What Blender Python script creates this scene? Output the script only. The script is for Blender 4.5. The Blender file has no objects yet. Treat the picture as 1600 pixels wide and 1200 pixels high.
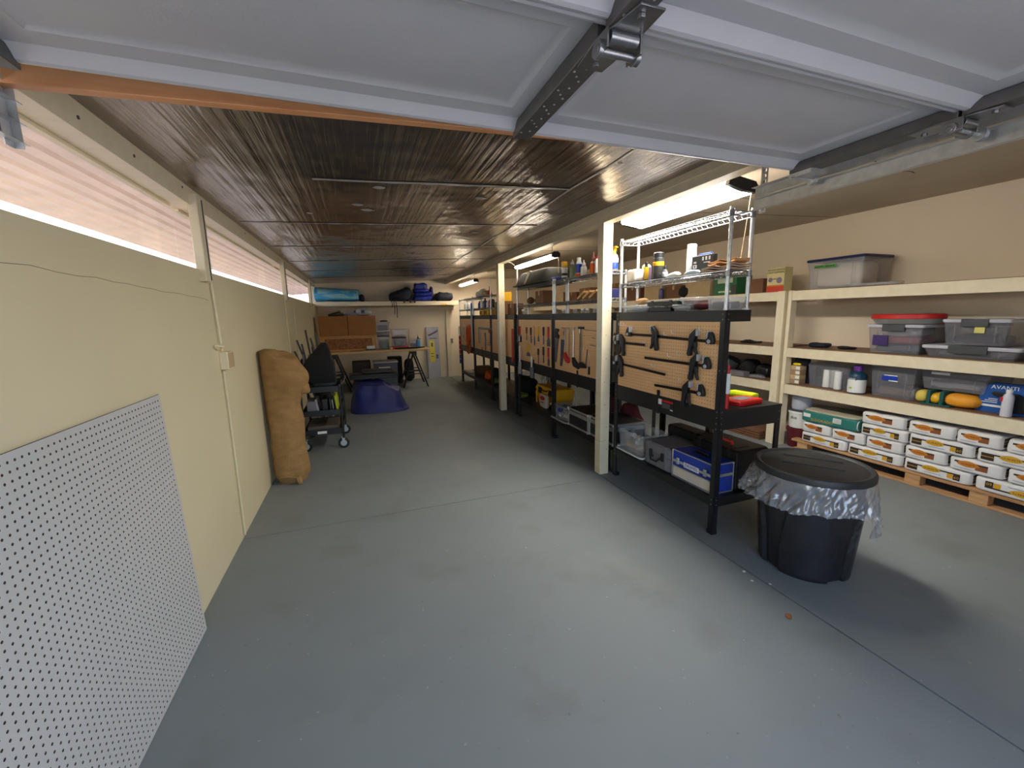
import bpy, bmesh, math, random
from mathutils import Vector, Matrix, noise
random.seed(7)
PI = math.pi
C = bpy.context.scene.collection
SC = bpy.context.scene

# ------------------------------------------------------------------ camera
cam_d = bpy.data.cameras.new('camera'); cam = bpy.data.objects.new('camera', cam_d); C.objects.link(cam)
_y, _p, _r = [math.radians(a) for a in (19.865, 9.483, -1.071)]
_fw = Vector((math.sin(_y), math.cos(_y), 0)); _rt = Vector((math.cos(_y), -math.sin(_y), 0)); _up = Vector((0, 0, 1))
_f2 = _fw*math.cos(_p) - _up*math.sin(_p); _u2 = _up*math.cos(_p) + _fw*math.sin(_p)
_r3 = _rt*math.cos(_r) + _u2*math.sin(_r); _u3 = -_rt*math.sin(_r) + _u2*math.cos(_r)
cam.matrix_world = Matrix(((_r3.x, _u3.x, -_f2.x, 0), (_r3.y, _u3.y, -_f2.y, 0), (_r3.z, _u3.z, -_f2.z, 1.55), (0, 0, 0, 1)))
cam_d.sensor_width = 36; cam_d.lens = 646/1600*36; cam_d.clip_start = 0.02
SC.camera = cam

# ------------------------------------------------------------------ world, sun, exposure
W = bpy.data.worlds.new('sky'); SC.world = W; W.use_nodes = True
wn = W.node_tree.nodes; wl = W.node_tree.links
sky = wn.new('ShaderNodeTexSky'); sky.sky_type = 'NISHITA'; sky.sun_disc = False
sky.sun_elevation = math.radians(55); sky.sun_rotation = math.radians(300); sky.air_density = 1.0; sky.dust_density = 2.5
SKY_STRENGTH = 0.36
wn['Background'].inputs[1].default_value = SKY_STRENGTH
wl.new(sky.outputs[0], wn['Background'].inputs[0])
sun_d = bpy.data.lights.new('sun', 'SUN'); sun = bpy.data.objects.new('sun', sun_d); C.objects.link(sun)
sun_d.energy = 1.5; sun_d.angle = math.radians(0.6); sun_d.color = (1, 0.95, 0.87)
sun.rotation_euler = Vector((0.62, -0.50, -0.9)).to_track_quat('-Z', 'Y').to_euler()   # comes from behind and left of the garage, high
sun.location = (-6, 5, 9)
LED = 27.0                                                             # emission of the tube diffusers
vs = SC.view_settings
vs.view_transform = 'Standard'; vs.look = 'None'; vs.gamma = 1; vs.use_curve_mapping = False; vs.exposure = 1.6
SC.cycles.max_bounces = 9; SC.cycles.diffuse_bounces = 6; SC.cycles.glossy_bounces = 4; SC.cycles.transparent_max_bounces = 16
SC.cycles.caustics_reflective = False; SC.cycles.caustics_refractive = False
SC.cycles.use_denoising = True
SC.cycles.sample_clamp_indirect = 6

def portal(name, loc, rot, sx, sy):
    d = bpy.data.lights.new(name, 'AREA'); d.shape = 'RECTANGLE'; d.size = sx; d.size_y = sy; d.cycles.is_portal = True
    o = bpy.data.objects.new(name, d); C.objects.link(o); o.location = loc; o.rotation_euler = rot
portal('doorway_portal', (0.6, -0.80, 1.05), (PI/2, 0, 0), 2.75, 2.1)
portal('window_portal', (-1.02, 4.6, 2.04), (0, -PI/2, 0), 0.4, 9)

# ------------------------------------------------------------------ materials
def lin(c):
    return tuple((v/255/12.92 if v/255 <= 0.04045 else ((v/255+0.055)/1.055)**2.4) for v in c)
MATS = {}
def M(name, rgb=None, rough=0.5, metal=0.0, var=0.06, scale=6.0, bump=0.0, bscale=60.0, stretch=None, spec=0.5):
    if name in MATS: return MATS[name]
    m = bpy.data.materials.new(name); m.use_nodes = True; MATS[name] = m
    nt = m.node_tree; b = nt.nodes['Principled BSDF']
    b.inputs['Roughness'].default_value = rough; b.inputs['Metallic'].default_value = metal
    b.inputs['Specular IOR Level'].default_value = spec
    c = lin(rgb)
    tc = nt.nodes.new('ShaderNodeTexCoord'); mp = nt.nodes.new('ShaderNodeMapping'); nt.links.new(tc.outputs['Object'], mp.inputs[0])
    if stretch: mp.inputs['Scale'].default_value = stretch
    n = nt.nodes.new('ShaderNodeTexNoise'); n.inputs['Scale'].default_value = scale; n.inputs['Detail'].default_value = 4
    nt.links.new(mp.outputs[0], n.inputs['Vector'])
    r = nt.nodes.new('ShaderNodeValToRGB'); nt.links.new(n.outputs['Fac'], r.inputs[0])
    r.color_ramp.elements[0].position = 0.3; r.color_ramp.elements[1].position = 0.7
    r.color_ramp.elements[0].color = (*[max(0, v*(1-var)) for v in c], 1); r.color_ramp.elements[1].color = (*[min(1, v*(1+var)) for v in c], 1)
    nt.links.new(r.outputs[0], b.inputs['Base Color'])
    if bump:
        n2 = nt.nodes.new('ShaderNodeTexNoise'); n2.inputs['Scale'].default_value = bscale; n2.inputs['Detail'].default_value = 3
        nt.links.new(mp.outputs[0], n2.inputs['Vector'])
        bp = nt.nodes.new('ShaderNodeBump'); bp.inputs['Strength'].default_value = bump; bp.inputs['Distance'].default_value = 0.01
        nt.links.new(n2.outputs['Fac'], bp.inputs['Height']); nt.links.new(bp.outputs[0], b.inputs['Normal'])
    return m
def clear(name, rgb, fac=0.35, rough=0.2, trans=False):
    """thin clear or cloudy plastic: partly see-through, partly a plain surface"""
    if name in MATS: return MATS[name]
    m = M(name, rgb, rough, var=0.08); nt = m.node_tree; b = nt.nodes['Principled BSDF']
    t = nt.nodes.new('ShaderNodeBsdfTransparent'); mx = nt.nodes.new('ShaderNodeMixShader'); lw_ = nt.nodes.new('ShaderNodeLayerWeight'); lw_.inputs[0].default_value = 0.5
    pw = nt.nodes.new('ShaderNodeMath'); pw.operation = 'POWER'; pw.inputs[1].default_value = 4.0; nt.links.new(lw_.outputs['Facing'], pw.inputs[0])
    fr = nt.nodes.new('ShaderNodeMath'); fr.operation = 'MULTIPLY_ADD'; fr.inputs[1].default_value = 0.6 if fac > 0.03 else 0.12; fr.inputs[2].default_value = 0.03 if name != 'polythene_film' else 0.13; nt.links.new(pw.outputs[0], fr.inputs[0]); mx.inputs[0].default_value = fac
    g = nt.nodes.new('ShaderNodeBsdfGlossy'); g.inputs['Roughness'].default_value = rough; m2 = nt.nodes.new('ShaderNodeMixShader')
    nt.links.new(t.outputs[0], mx.inputs[1]); nt.links.new(b.outputs[0], mx.inputs[2])
    nt.links.new(fr.outputs[0], m2.inputs[0]); nt.links.new(mx.outputs[0], m2.inputs[1]); nt.links.new(g.outputs[0], m2.inputs[2])
    nt.links.new(m2.outputs[0], nt.nodes['Material Output'].inputs[0])
    return m
def emit(name, rgb, s):
    m = M(name, rgb, 0.4, var=0.0); b = m.node_tree.nodes['Principled BSDF']
    b.inputs['Emission Color'].default_value = (*lin(rgb), 1); b.inputs['Emission Strength'].default_value = s
    return m

def floor_mat():
    m = M('floor_paint', (130, 136, 137), 0.60, var=0.05, scale=1.3, bump=0.04, bscale=90, spec=0.35)
    nt = m.node_tree; b = nt.nodes['Principled BSDF']; src = b.inputs['Base Color'].links[0].from_socket
    tc = nt.nodes.new('ShaderNodeTexCoord')
    def layer(src, scale, lo, hi, col, fac, detail=6, stretch=None):
        n = nt.nodes.new('ShaderNodeTexNoise'); n.inputs['Scale'].default_value = scale; n.inputs['Detail'].default_value = detail
        if stretch:
            mp = nt.nodes.new('ShaderNodeMapping'); mp.inputs['Scale'].default_value = stretch
            nt.links.new(tc.outputs['Object'], mp.inputs[0]); nt.links.new(mp.outputs[0], n.inputs['Vector'])
        else: nt.links.new(tc.outputs['Object'], n.inputs['Vector'])
        r = nt.nodes.new('ShaderNodeMapRange'); r.inputs[1].default_value = lo; r.inputs[2].default_value = hi; r.inputs[4].default_value = fac
        nt.links.new(n.outputs['Fac'], r.inputs[0])
        x = nt.nodes.new('ShaderNodeMix'); x.data_type = 'RGBA'
        nt.links.new(r.outputs[0], x.inputs[0]); nt.links.new(src, x.inputs[6]); x.inputs[7].default_value = (*lin(col), 1)
        return x.outputs[2]
    s = layer(src, 2.4, 0.55, 0.72, (116, 116, 112), 0.5)
    s = layer(s, 1.1, 0.60, 0.75, (150, 150, 143), 0.5, 5, (1.4, 0.7, 1))
    s = layer(s, 42, 0.70, 0.76, (190, 190, 184), 0.55, 3)
    s = layer(s, 31, 0.72, 0.78, (70, 68, 66), 0.5, 3)
    nt.links.new(s, b.inputs['Base Color'])
    return m
def foil_mat():
    m = M('foil_facing', (150, 143, 138), 0.26, 1.0, var=0.10, scale=2.0)
    nt = m.node_tree; b = nt.nodes['Principled BSDF']; tc = nt.nodes.new('ShaderNodeTexCoord')
    def nz(scale, st, detail=4):
        mp = nt.nodes.new('ShaderNodeMapping'); mp.inputs['Scale'].default_value = st; nt.links.new(tc.outputs['Object'], mp.inputs[0])
        n = nt.nodes.new('ShaderNodeTexNoise'); n.inputs['Scale'].default_value = scale; n.inputs['Detail'].default_value = detail
        nt.links.new(mp.outputs[0], n.inputs['Vector']); return n.outputs['Fac']
    h1 = nz(26, (1, 0.035, 1), 3); h2 = nz(1.5, (1, 0.7, 1), 3)
    a1 = nt.nodes.new('ShaderNodeMath'); a1.operation = 'MULTIPLY_ADD'; a1.inputs[1].default_value = 5.0
    nt.links.new(h2, a1.inputs[0])
    a2 = nt.nodes.new('ShaderNodeMath'); a2.operation = 'MULTIPLY'; a2.inputs[1].default_value = 1.1
    nt.links.new(h1, a2.inputs[0]); nt.links.new(a2.outputs[0], a1.inputs[2]); a2 = a1
    b.inputs['Anisotropic'].default_value = 0.95
    tv = nt.nodes.new('ShaderNodeCombineXYZ'); tv.inputs[0].default_value = 1.0; nt.links.new(tv.outputs[0], b.inputs['Tangent'])
    bp = nt.nodes.new('ShaderNodeBump'); bp.inputs['Strength'].default_value = 0.7; bp.inputs['Distance'].default_value = 0.012
    nt.links.new(a2.outputs[0], bp.inputs['Height']); nt.links.new(bp.outputs[0], b.inputs['Normal'])
    return m
def wood_mat(name, c1, c2, scale=3.0, st=(1, 8, 8), rough=0.55):
    m = M(name, c1, rough, var=0.05); nt = m.node_tree; b = nt.nodes['Principled BSDF']
    tc = nt.nodes.new('ShaderNodeTexCoord'); mp = nt.nodes.new('ShaderNodeMapping'); mp.inputs['Scale'].default_value = st
    nt.links.new(tc.outputs['Object'], mp.inputs[0])
    n = nt.nodes.new('ShaderNodeTexNoise'); n.inputs['Scale'].default_value = scale; n.inputs['Detail'].default_value = 6; n.inputs['Distortion'].default_value = 0.6
    nt.links.new(mp.outputs[0], n.inputs['Vector'])
    r = nt.nodes.new('ShaderNodeValToRGB'); nt.links.new(n.outputs['Fac'], r.inputs[0])
    r.color_ramp.elements[0].position = 0.32; r.color_ramp.elements[1].position = 0.68
    r.color_ramp.elements[0].color = (*lin(c1), 1); r.color_ramp.elements[1].color = (*lin(c2), 1)
    nt.links.new(r.outputs[0], b.inputs['Base Color'])
    return m
def osb_mat():
    m = M('strand_board', (190, 140, 80), 0.6); nt = m.node_tree; b = nt.nodes['Principled BSDF']
    tc = nt.nodes.new('ShaderNodeTexCoord'); v = nt.nodes.new('ShaderNodeTexVoronoi'); v.inputs['Scale'].default_value = 34
    nt.links.new(tc.outputs['Object'], v.inputs['Vector']); r = nt.nodes.new('ShaderNodeValToRGB'); nt.links.new(v.outputs['Color'], r.inputs[0])
    r.color_ramp.elements[0].color = (*lin((120, 74, 34)), 1); r.color_ramp.elements[1].color = (*lin((184, 128, 70)), 1)
    nt.links.new(r.outputs[0], b.inputs['Base Color']); return m
def roof_mat():
    m = clear('translucent_roofing', (228, 212, 208), 0.95, 0.5); nt = m.node_tree
    t = nt.nodes.new('ShaderNodeBsdfTranslucent'); t.inputs[0].default_value = (*lin((246, 226, 218)), 1)
    mx = nt.nodes.new('ShaderNodeMixShader'); mx.inputs[0].default_value = 0.10
    nt.links.new(nt.nodes['Principled BSDF'].outputs[0], mx.inputs[1]); nt.links.new(t.outputs[0], mx.inputs[2])
    nt.links.new(mx.outputs[0], nt.nodes['Material Output'].inputs[0]); return m

FLOOR = floor_mat(); FOIL = foil_mat(); OSB = osb_mat(); ROOF = roof_mat()
CREAM = M('cream_wall_paint', (222, 210, 176), 0.55, var=0.03, scale=1.5, bump=0.12, bscale=14)
CREAMW = M('cream_far_wall_paint', (236, 219, 194), 0.6, var=0.03, scale=1.0, bump=0.05, bscale=30)
TRIM = wood_mat('cream_painted_lumber', (226, 212, 182), (234, 222, 194), 2.0, (1, 6, 6), 0.45)
CEILP = M('tan_ceiling_board', (198, 182, 158), 0.6, var=0.08, scale=2.5, bump=0.05, bscale=40)
HEAD = wood_mat('bare_fir', (218, 146, 96), (236, 176, 126), 2.5, (0.6, 10, 10), 0.5)
PLY = wood_mat('brown_shelf_board', (112, 84, 62), (140, 106, 78), 4, (8, 1, 8), 0.6)
PALLETW = wood_mat('pallet_wood', (168, 122, 80), (206, 164, 116), 3, (8, 1, 8), 0.7)
TABLEW = wood_mat('table_wood', (206, 172, 118), (222, 190, 138), 3, (1, 8, 8), 0.5)
BLK = M('black_powder_coat', (26, 26, 29), 0.42, 0.0, bump=0.05, bscale=300)
BLKP = M('black_plastic', (27, 27, 29), 0.45, bump=0.04, bscale=200)
BLKM = M('matte_black_cloth', (20, 20, 23), 0.85, bump=0.2, bscale=120)
DARK = M('dark_steel_bar', (38, 26, 22), 0.4, 0.6)
GREY = M('grey_plastic', (122, 120, 126), 0.45)
DGREY = M('dark_grey_plastic', (66, 68, 72), 0.5)
LGREY = M('pale_grey_plastic', (176, 176, 178), 0.4)
SIL = M('chrome_wire', (206, 208, 210), 0.30, 0.55, var=0.03)
WIRE = M('zinc_wire', (150, 153, 157), 0.35, 0.85, var=0.03)
GALV = M('galvanised_steel', (206, 208, 210), 0.42, 0.75, var=0.12, scale=25)
DGALV = M('dull_stile_steel', (112, 110, 110), 0.42, 0.75, var=0.12, scale=18)
STEEL = M('tool_steel', (130, 130, 134), 0.35, 0.8)
STEELH = M('zinc_hinge_steel', (150, 150, 152), 0.28, 0.9, var=0.15, scale=30)
DOORP = M('white_door_steel', (184, 184, 190), 0.4, var=0.02, bump=0.05, bscale=160)
PEG = M('tan_hardboard', (238, 186, 130), 0.55, var=0.04, scale=3)
PEGW = M('grey_white_hardboard', (196, 195, 194), 0.5, var=0.02, scale=2)
PEGB = M('hardboard_core', (90, 74, 60), 0.8)
WHITE = M('white_plastic', (236, 236, 234), 0.35)
PAPER = M('white_paper', (226, 224, 222), 0.65, var=0.05, scale=14, bump=0.35, bscale=18)
RED = M('red_plastic', (196, 34, 30), 0.4)
DRED = M('dark_red_cloth', (84, 20, 30), 0.8, bump=0.3, bscale=20)
ORANGE = M('orange_plastic', (236, 104, 36), 0.45)
YEL = M('yellow_plastic', (232, 178, 34), 0.4)
YELP = M('bright_yellow_plastic', (244, 214, 40), 0.4)
LIME = M('lime_plastic', (190, 204, 24), 0.4)
GREEN = M('green_carton', (36, 104, 62), 0.6)
TEAL = M('teal_paper', (44, 118, 110), 0.55, var=0.08, scale=12, bump=0.3, bscale=16)
BLUE = M('blue_plastic', (28, 62, 172), 0.4)
ALU = M('aluminium_edge', (202, 202, 198), 0.3, 0.75)
CREAMP = M('cream_drawer_front', (216, 208, 190), 0.4)
TAN = M('cardboard', (172, 120, 72), 0.75, var=0.06, scale=5)
BROWN = M('brown_carton', (120, 82, 56), 0.75, var=0.08, scale=5)
TANB = M('pale_carton', (190, 166, 126), 0.7)
BURL = M('burlap_cloth', (160, 124, 76), 0.9, var=0.16, scale=9, bump=0.7, bscale=70, stretch=(1, 1, 2))
TARPL = M('light_blue_tarpaulin', (84, 184, 250), 0.4, var=0.12, scale=8, bump=0.3, bscale=22)
TARPP = M('pale_blue_tarpaulin_side', (150, 212, 238), 0.45, var=0.1, scale=8, bump=0.3, bscale=22)
TARPN = M('navy_tarpaulin', (28, 34, 104), 0.55, var=0.1, scale=5, bump=0.3, bscale=18)
TARPB = M('royal_blue_vinyl', (28, 44, 140), 0.35, var=0.12, scale=8, bump=0.2, bscale=25)
NAVY = M('dark_navy_cloth', (18, 26, 42), 0.7, var=0.2, scale=9, bump=0.4, bscale=40)
CLOTH = M('beige_rag_cloth', (196, 170, 148), 0.85, var=0.12, scale=20, bump=0.3, bscale=80)
TANCL = M('tan_glove_leather', (206, 160, 112), 0.75, var=0.08, bump=0.2, bscale=60)
GOLD = M('gold_print', (214, 164, 40), 0.5)
OCHRE = M('orange_print', (204, 126, 40), 0.5)
INK = M('dark_brown_print', (52, 40, 34), 0.5)
RUST = M('rust_print', (142, 84, 44), 0.5)
CLEAR = clear('clear_plastic', (222, 226, 230), 0.20)
CLOUD = clear('cloudy_plastic', (196, 198, 204), 0.20, 0.3)
CLGREY = clear('smoky_clear_plastic', (180, 180, 190), 0.17, 0.2)
FILM = clear('polythene_film', (222, 224, 230), 0.24, 0.10)
GLASS = clear('window_glass', (240, 245, 245), 0.02, 0.03)
TUBE = emit('lit_diffuser', (255, 250, 240), LED); TUBEW = emit('lit_warm_diffuser', (255, 240, 216), LED*0.55)
GROUND = M('concrete_drive', (196, 192, 184), 0.8, var=0.08, scale=0.8)
LEAF = M('leafy_green', (84, 104, 60), 0.8, var=0.4, scale=3)
STUCCO = M('white_stucco', (232, 230, 226), 0.7, var=0.05, scale=2)

# ------------------------------------------------------------------ mesh builder
def rrect(w, d, r, n=4):
    """rounded rectangle loop in xy; w along y, d along x"""
    r = min(r, w/2-1e-4, d/2-1e-4); pts = []
    for cx, cy, a0 in ((d/2-r, w/2-r, 0), (-d/2+r, w/2-r, PI/2), (-d/2+r, -w/2+r, PI), (d/2-r, -w/2+r, 1.5*PI)):
        for k in range(n+1):
            a = a0 + k*PI/2/n; pts.append((cx+r*math.cos(a), cy+r*math.sin(a)))
    return pts
class MB:
    def __init__(s): s.bm = bmesh.new()
    def _face(s, vs, m=0):
        try:
            f = s.bm.faces.new(vs); f.material_index = m; return f
        except ValueError: return None
    def box(s, x0, x1, y0, y1, z0, z1, m=0):
        v = [s.bm.verts.new(p) for p in ((x0,y0,z0),(x1,y0,z0),(x1,y1,z0),(x0,y1,z0),(x0,y0,z1),(x1,y0,z1),(x1,y1,z1),(x0,y1,z1))]
        for q in ((3,2,1,0),(4,5,6,7),(0,1,5,4),(1,2,6,5),(2,3,7,6),(3,0,4,7)): s._face([v[i] for i in q], m)
        return s
    def cbox(s, c, sz, rot=None, m=0):
        R = rot or Matrix.Identity(3); c = Vector(c); h = Vector(sz)/2
        v = [s.bm.verts.new(c + R @ Vector((a*h.x, b*h.y, d*h.z))) for a, b, d in ((-1,-1,-1),(1,-1,-1),(1,1,-1),(-1,1,-1),(-1,-1,1),(1,-1,1),(1,1,1),(-1,1,1))]
        for q in ((3,2,1,0),(4,5,6,7),(0,1,5,4),(1,2,6,5),(2,3,7,6),(3,0,4,7)): s._face([v[i] for i in q], m)
        return s
    def bar(s, p0, p1, w, t, m=0, up=(0, 0, 1)):
        p0 = Vector(p0); p1 = Vector(p1); z = (p1-p0).normalized(); u = Vector(up)
        if abs(z.dot(u)) > 0.95: u = Vector((0, 1, 0))
        x = u.cross(z).normalized(); y = z.cross(x)
        R = Matrix((x, y, z)).transposed()
        return s.cbox((p0+p1)/2, (w, t, (p1-p0).length), R, m)
    def loft(s, loops, m=0, cap0=True, cap1=True, close=True):
        rings = [[s.bm.verts.new(p) for p in lp] for lp in loops]; n = len(rings[0])
        for a, b in zip(rings, rings[1:]):
            for i in range(n if close else n-1): s._face([a[i], a[(i+1) % n], b[(i+1) % n], b[i]], m)
        if cap0: s._face(list(reversed(rings[0])), m)
        if cap1: s._face(rings[-1], m)
        return s
    def tube(s, pts, r, n=8, m=0, cap=True):
        pts = [Vector(p) for p in pts]; rs = r if isinstance(r, (list, tuple)) else [r]*len(pts)
        loops = []; px = None
        for i, p in enumerate(pts):
            t = ((pts[min(i+1, len(pts)-1)]) - pts[max(i-1, 0)]).normalized()
            if px is None:
                u = Vector((0, 0, 1)) if abs(t.z) < 0.9 else Vector((0, 1, 0)); px = u.cross(t).normalized()
            else:
                px = (px - t*px.dot(t)).normalized()
            py = t.cross(px)
            loops.append([p + (px*math.cos(2*PI*k/n) + py*math.sin(2*PI*k/n))*rs[i] for k in range(n)])
        return s.loft(loops, m, cap, cap)
    def cyl(s, p0, p1, r0, r1=None, n=14, m=0): return s.tube([p0, p1], [r0, r0 if r1 is None else r1], n, m)
    def lathe(s, prof, c=(0, 0, 0), n=24, m=0, axis='z'):
        loops = []
        for r, z in prof:
            r = max(r, 1e-4)
            if axis == 'z': loops.append([(c[0]+r*math.cos(2*PI*k/n), c[1]+r*math.sin(2*PI*k/n), c[2]+z) for k in range(n)])
            elif axis == 'x': loops.append([(c[0]+z, c[1]+r*math.cos(2*PI*k/n), c[2]+r*math.sin(2*PI*k/n)) for k in range(n)])
            else: loops.append([(c[0]+r*math.sin(2*PI*k/n), c[1]+z, c[2]+r*math.cos(2*PI*k/n)) for k in range(n)])
        return s.loft(loops, m)
    def prism(s, poly, a0, a1, axis='x', m=0):
        """poly in the plane square to the axis: x -> (y,z), y -> (x,z), z -> (x,y)"""
        def P(p, a): return (a, p[0], p[1]) if axis == 'x' else ((p[0], a, p[1]) if axis == 'y' else (p[0], p[1], a))
        lo = [P(p, a0) for p in poly]; hi = [P(p, a1) for p in poly]
        return s.loft([lo, hi], m)
    def grid(s, fn, nu, nv, m=0, wrap_u=False):
        V = [[s.bm.verts.new(fn(i/nu, j/nv)) for i in range(nu + (0 if wrap_u else 1))] for j in range(nv+1)]
        n = len(V[0])
        for j in range(nv):
            for i in range(nu): s._face([V[j][i], V[j][(i+1) % n], V[j+1][(i+1) % n], V[j+1][i]], m)
        return s
    def shell(s, w, d, h, taper=0.9, t=0.004, rim=0.008, rad=0.02, m=0, z0=0.0):
        """an open tray or tub with real wall thickness and a turned rim"""
        def L(k, g, z): return [(x, y, z0+z) for x, y in rrect(w*k+g, d*k+g, rad+g/2)]
        s.loft([L(taper, 0, 0), L(1, -2*rim, h-0.012), L(1, 0, h-0.012), L(1, 0, h), L(1, -2*rim-2*t, h), L(taper, -2*t, t)], m)
        return s
    def super(s, sx, sy, sz, p=6, n=10, c=(0, 0, 0), m=0, wob=0.0, seed=0):
        """soft-edged filled bag: cube grid pushed onto a superquadric"""
        new = []
        for ax in range(3):
            for sg in (-1, 1):
                g = {}
                for i in range(n+1):
                    for j in range(n+1):
                        a, b = -1+2*i/n, -1+2*j/n
                        a = math.sin(a*PI/2); b = math.sin(b*PI/2)
                        q = [0, 0, 0]; q[ax] = sg; q[(ax+1) % 3] = a; q[(ax+2) % 3] = b
                        L = sum(abs(v)**p for v in q)**(1/p); q = [v/L for v in q]
                        v = Vector((q[0]*sx/2, q[1]*sy/2, q[2]*sz/2))
                        if wob: v += noise.noise_vector(v*9 + Vector((seed*3.1, seed*1.7, 0)))*wob
                        g[i, j] = s.bm.verts.new(v + Vector(c)); new.append(g[i, j])
                for i in range(n):
                    for j in range(n):
                        q = [g[i, j], g[i+1, j], g[i+1, j+1], g[i, j+1]]
                        s._face(q if sg > 0 else q[::-1], m)
        bmesh.ops.remove_doubles(s.bm, verts=new, dist=1e-5)
        return s
    def text(s, txt, size, origin, face='-x', m=0, ext=0.0006, sx=1.0, align='CENTER', rot=0.0):
        cu = bpy.data.curves.new('t', 'FONT'); cu.body = txt; cu.size = size; cu.align_x = align; cu.align_y = 'CENTER'; cu.extrude = ext
        cu.resolution_u = 2
        o = bpy.data.objects.new('t', cu); me = bpy.data.meshes.new_from_object(o)
        B = {'-x': Matrix(((0, 0, -1), (-1, 0, 0), (0, 1, 0))), '-y': Matrix(((1, 0, 0), (0, 0, -1), (0, 1, 0)))}[face]
        T = Matrix.Translation(origin) @ (B @ Matrix.Rotation(rot, 3, 'Z') @ Matrix.Diagonal((sx, 1, 1))).to_4x4()
        n0 = len(s.bm.faces); me.transform(T); s.bm.from_mesh(me); s.bm.faces.ensure_lookup_table()
        for f in s.bm.faces[n0:]: f.material_index = m
        bpy.data.objects.remove(o); bpy.data.curves.remove(cu); bpy.data.meshes.remove(me)
        return s
    def map(s, fn):
        for v in s.bm.verts: v.co = fn(v.co)
        return s
def obj(name, mb, mats, parent=None, loc=None, rot=None, smooth=35, bev=0.0):
    me = bpy.data.meshes.new(name); bmesh.ops.recalc_face_normals(mb.bm, faces=mb.bm.faces[:]) if not getattr(mb, 'keep', False) else None
    mb.bm.to_mesh(me); mb.bm.free()
    for m in (mats if isinstance(mats, (list, tuple)) else [mats]): me.materials.append(m)
    if smooth:
        me.polygons.foreach_set('use_smooth', [True]*len(me.polygons)); me.set_sharp_from_angle(angle=math.radians(smooth))
    o = bpy.data.objects.new(name, me); C.objects.link(o)
    if parent: o.parent = parent
    if loc: o.location = loc
    if rot: o.rotation_euler = rot
    if bev:
        b = o.modifiers.new('bevel', 'BEVEL'); b.width = bev; b.segments = 2; b.limit_method = 'ANGLE'; b.angle_limit = math.radians(50)
    return o
def tag(o, label, cat, group=None, kind=None):
    o['label'] = label; o['category'] = cat
    if group: o['group'] = group
    if kind: o['kind'] = kind
    return o
def thing(name, label, cat, loc=(0, 0, 0), rz=0.0, group=None, kind=None):
    o = bpy.data.objects.new(name, None); C.objects.link(o); o.empty_display_size = 0.05
    o.location = loc; o.rotation_euler = (0, 0, rz)
    return tag(o, label, cat, group, kind)
def one(name, label, cat, mb, mats, loc=(0, 0, 0), rz=0.0, group=None, rot=None, **k):
    return tag(obj(name, mb, mats, None, loc, rot or (0, 0, rz), **k), label, cat, group)
def dup(root, loc=None, rz=None, label=None, group=None):
    r = root.copy(); C.objects.link(r)
    if loc is not None: r.location = loc
    if rz is not None: r.rotation_euler = (0, 0, rz)
    if label: r['label'] = label
    if group: r['group'] = group
    for ch in list(root.children):
        c = ch.copy(); C.objects.link(c); c.parent = r
        for g in ch.children:
            d = g.copy(); C.objects.link(d); d.parent = c
    return r
def struct(name, label, cat, mb, mats, **k):
    return tag(obj(name, mb, mats, **k), label, cat, None, 'structure')

# ================================================================== THE SETTING
XL, XR, YF, YB = -0.90, 5.08, -0.75, 10.60
def zc(x): return 2.335 + (x + 0.9)*0.037
def sloped(mb, x0, x1, y0, y1, dz0, dz1, m=0):
    mb.loft([[(x0, y0, zc(x0)+dz0), (x1, y0, zc(x1)+dz0), (x1, y0, zc(x1)+dz1), (x0, y0, zc(x0)+dz1)],
             [(x0, y1, zc(x0)+dz0), (x1, y1, zc(x1)+dz0), (x1, y1, zc(x1)+dz1), (x0, y1, zc(x0)+dz1)]], m); return mb

JX, JY = 2.088, 3.243                                                 # the cut joints in the slab
fb = MB()
fb.box(-1.2, XR+0.15, YF-0.15, YB+0.15, -0.2, -0.012, 1)
fb.box(-1.2, JX-0.005, YF-0.15, JY-0.003, -0.012, 0); fb.box(-1.2, JX-0.005, JY+0.003, YB+0.15, -0.012, 0)
fb.box(JX+0.005, XR+0.15, YF-0.15, YB+0.15, -0.012, 0)
struct('floor', 'grey painted concrete floor with cut joints', 'floor', fb, [FLOOR, M('joint_dirt', (70, 68, 66), 0.9)], smooth=0)
w = MB(); w.box(XL-0.14, XL, YF-0.15, YB, 0, 1.862)
lw = struct('wall_left', 'cream plastered low wall under the strip windows', 'wall', w, CREAM, smooth=0)
ck = MB(); random.seed(3)
ck.tube([(XL, 0.9+0.11*k, 1.735 - 0.0025*k + random.uniform(-.005, .005)) for k in range(22)], 0.0011, 4)
obj('plaster_crack', ck, M('crack_shade', (150, 138, 106), 0.9), lw)
w = MB(); w.box(XR, XR+0.14, YF-0.15, YB+0.14, 0, 2.75); struct('wall_right', 'cream wall behind the long storage shelves', 'wall', w, CREAMW, smooth=0)
w = MB(); w.box(XL-0.14, XR, YB, YB+0.14, 0, 2.75); struct('wall_back', 'cream end wall behind the work table', 'wall', w, CREAMW, smooth=0)
w = MB()
w.box(XL-0.14, -0.72, YF-0.15, YF, 0, 2.6); w.box(2.02, XR, YF-0.15, YF, 0, 2.75); w.box(-0.72, 2.02, YF-0.15, YF, 2.13, 2.65)
struct('wall_front', 'front wall around the open garage doorway', 'wall', w, CREAMW, smooth=0)
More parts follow.
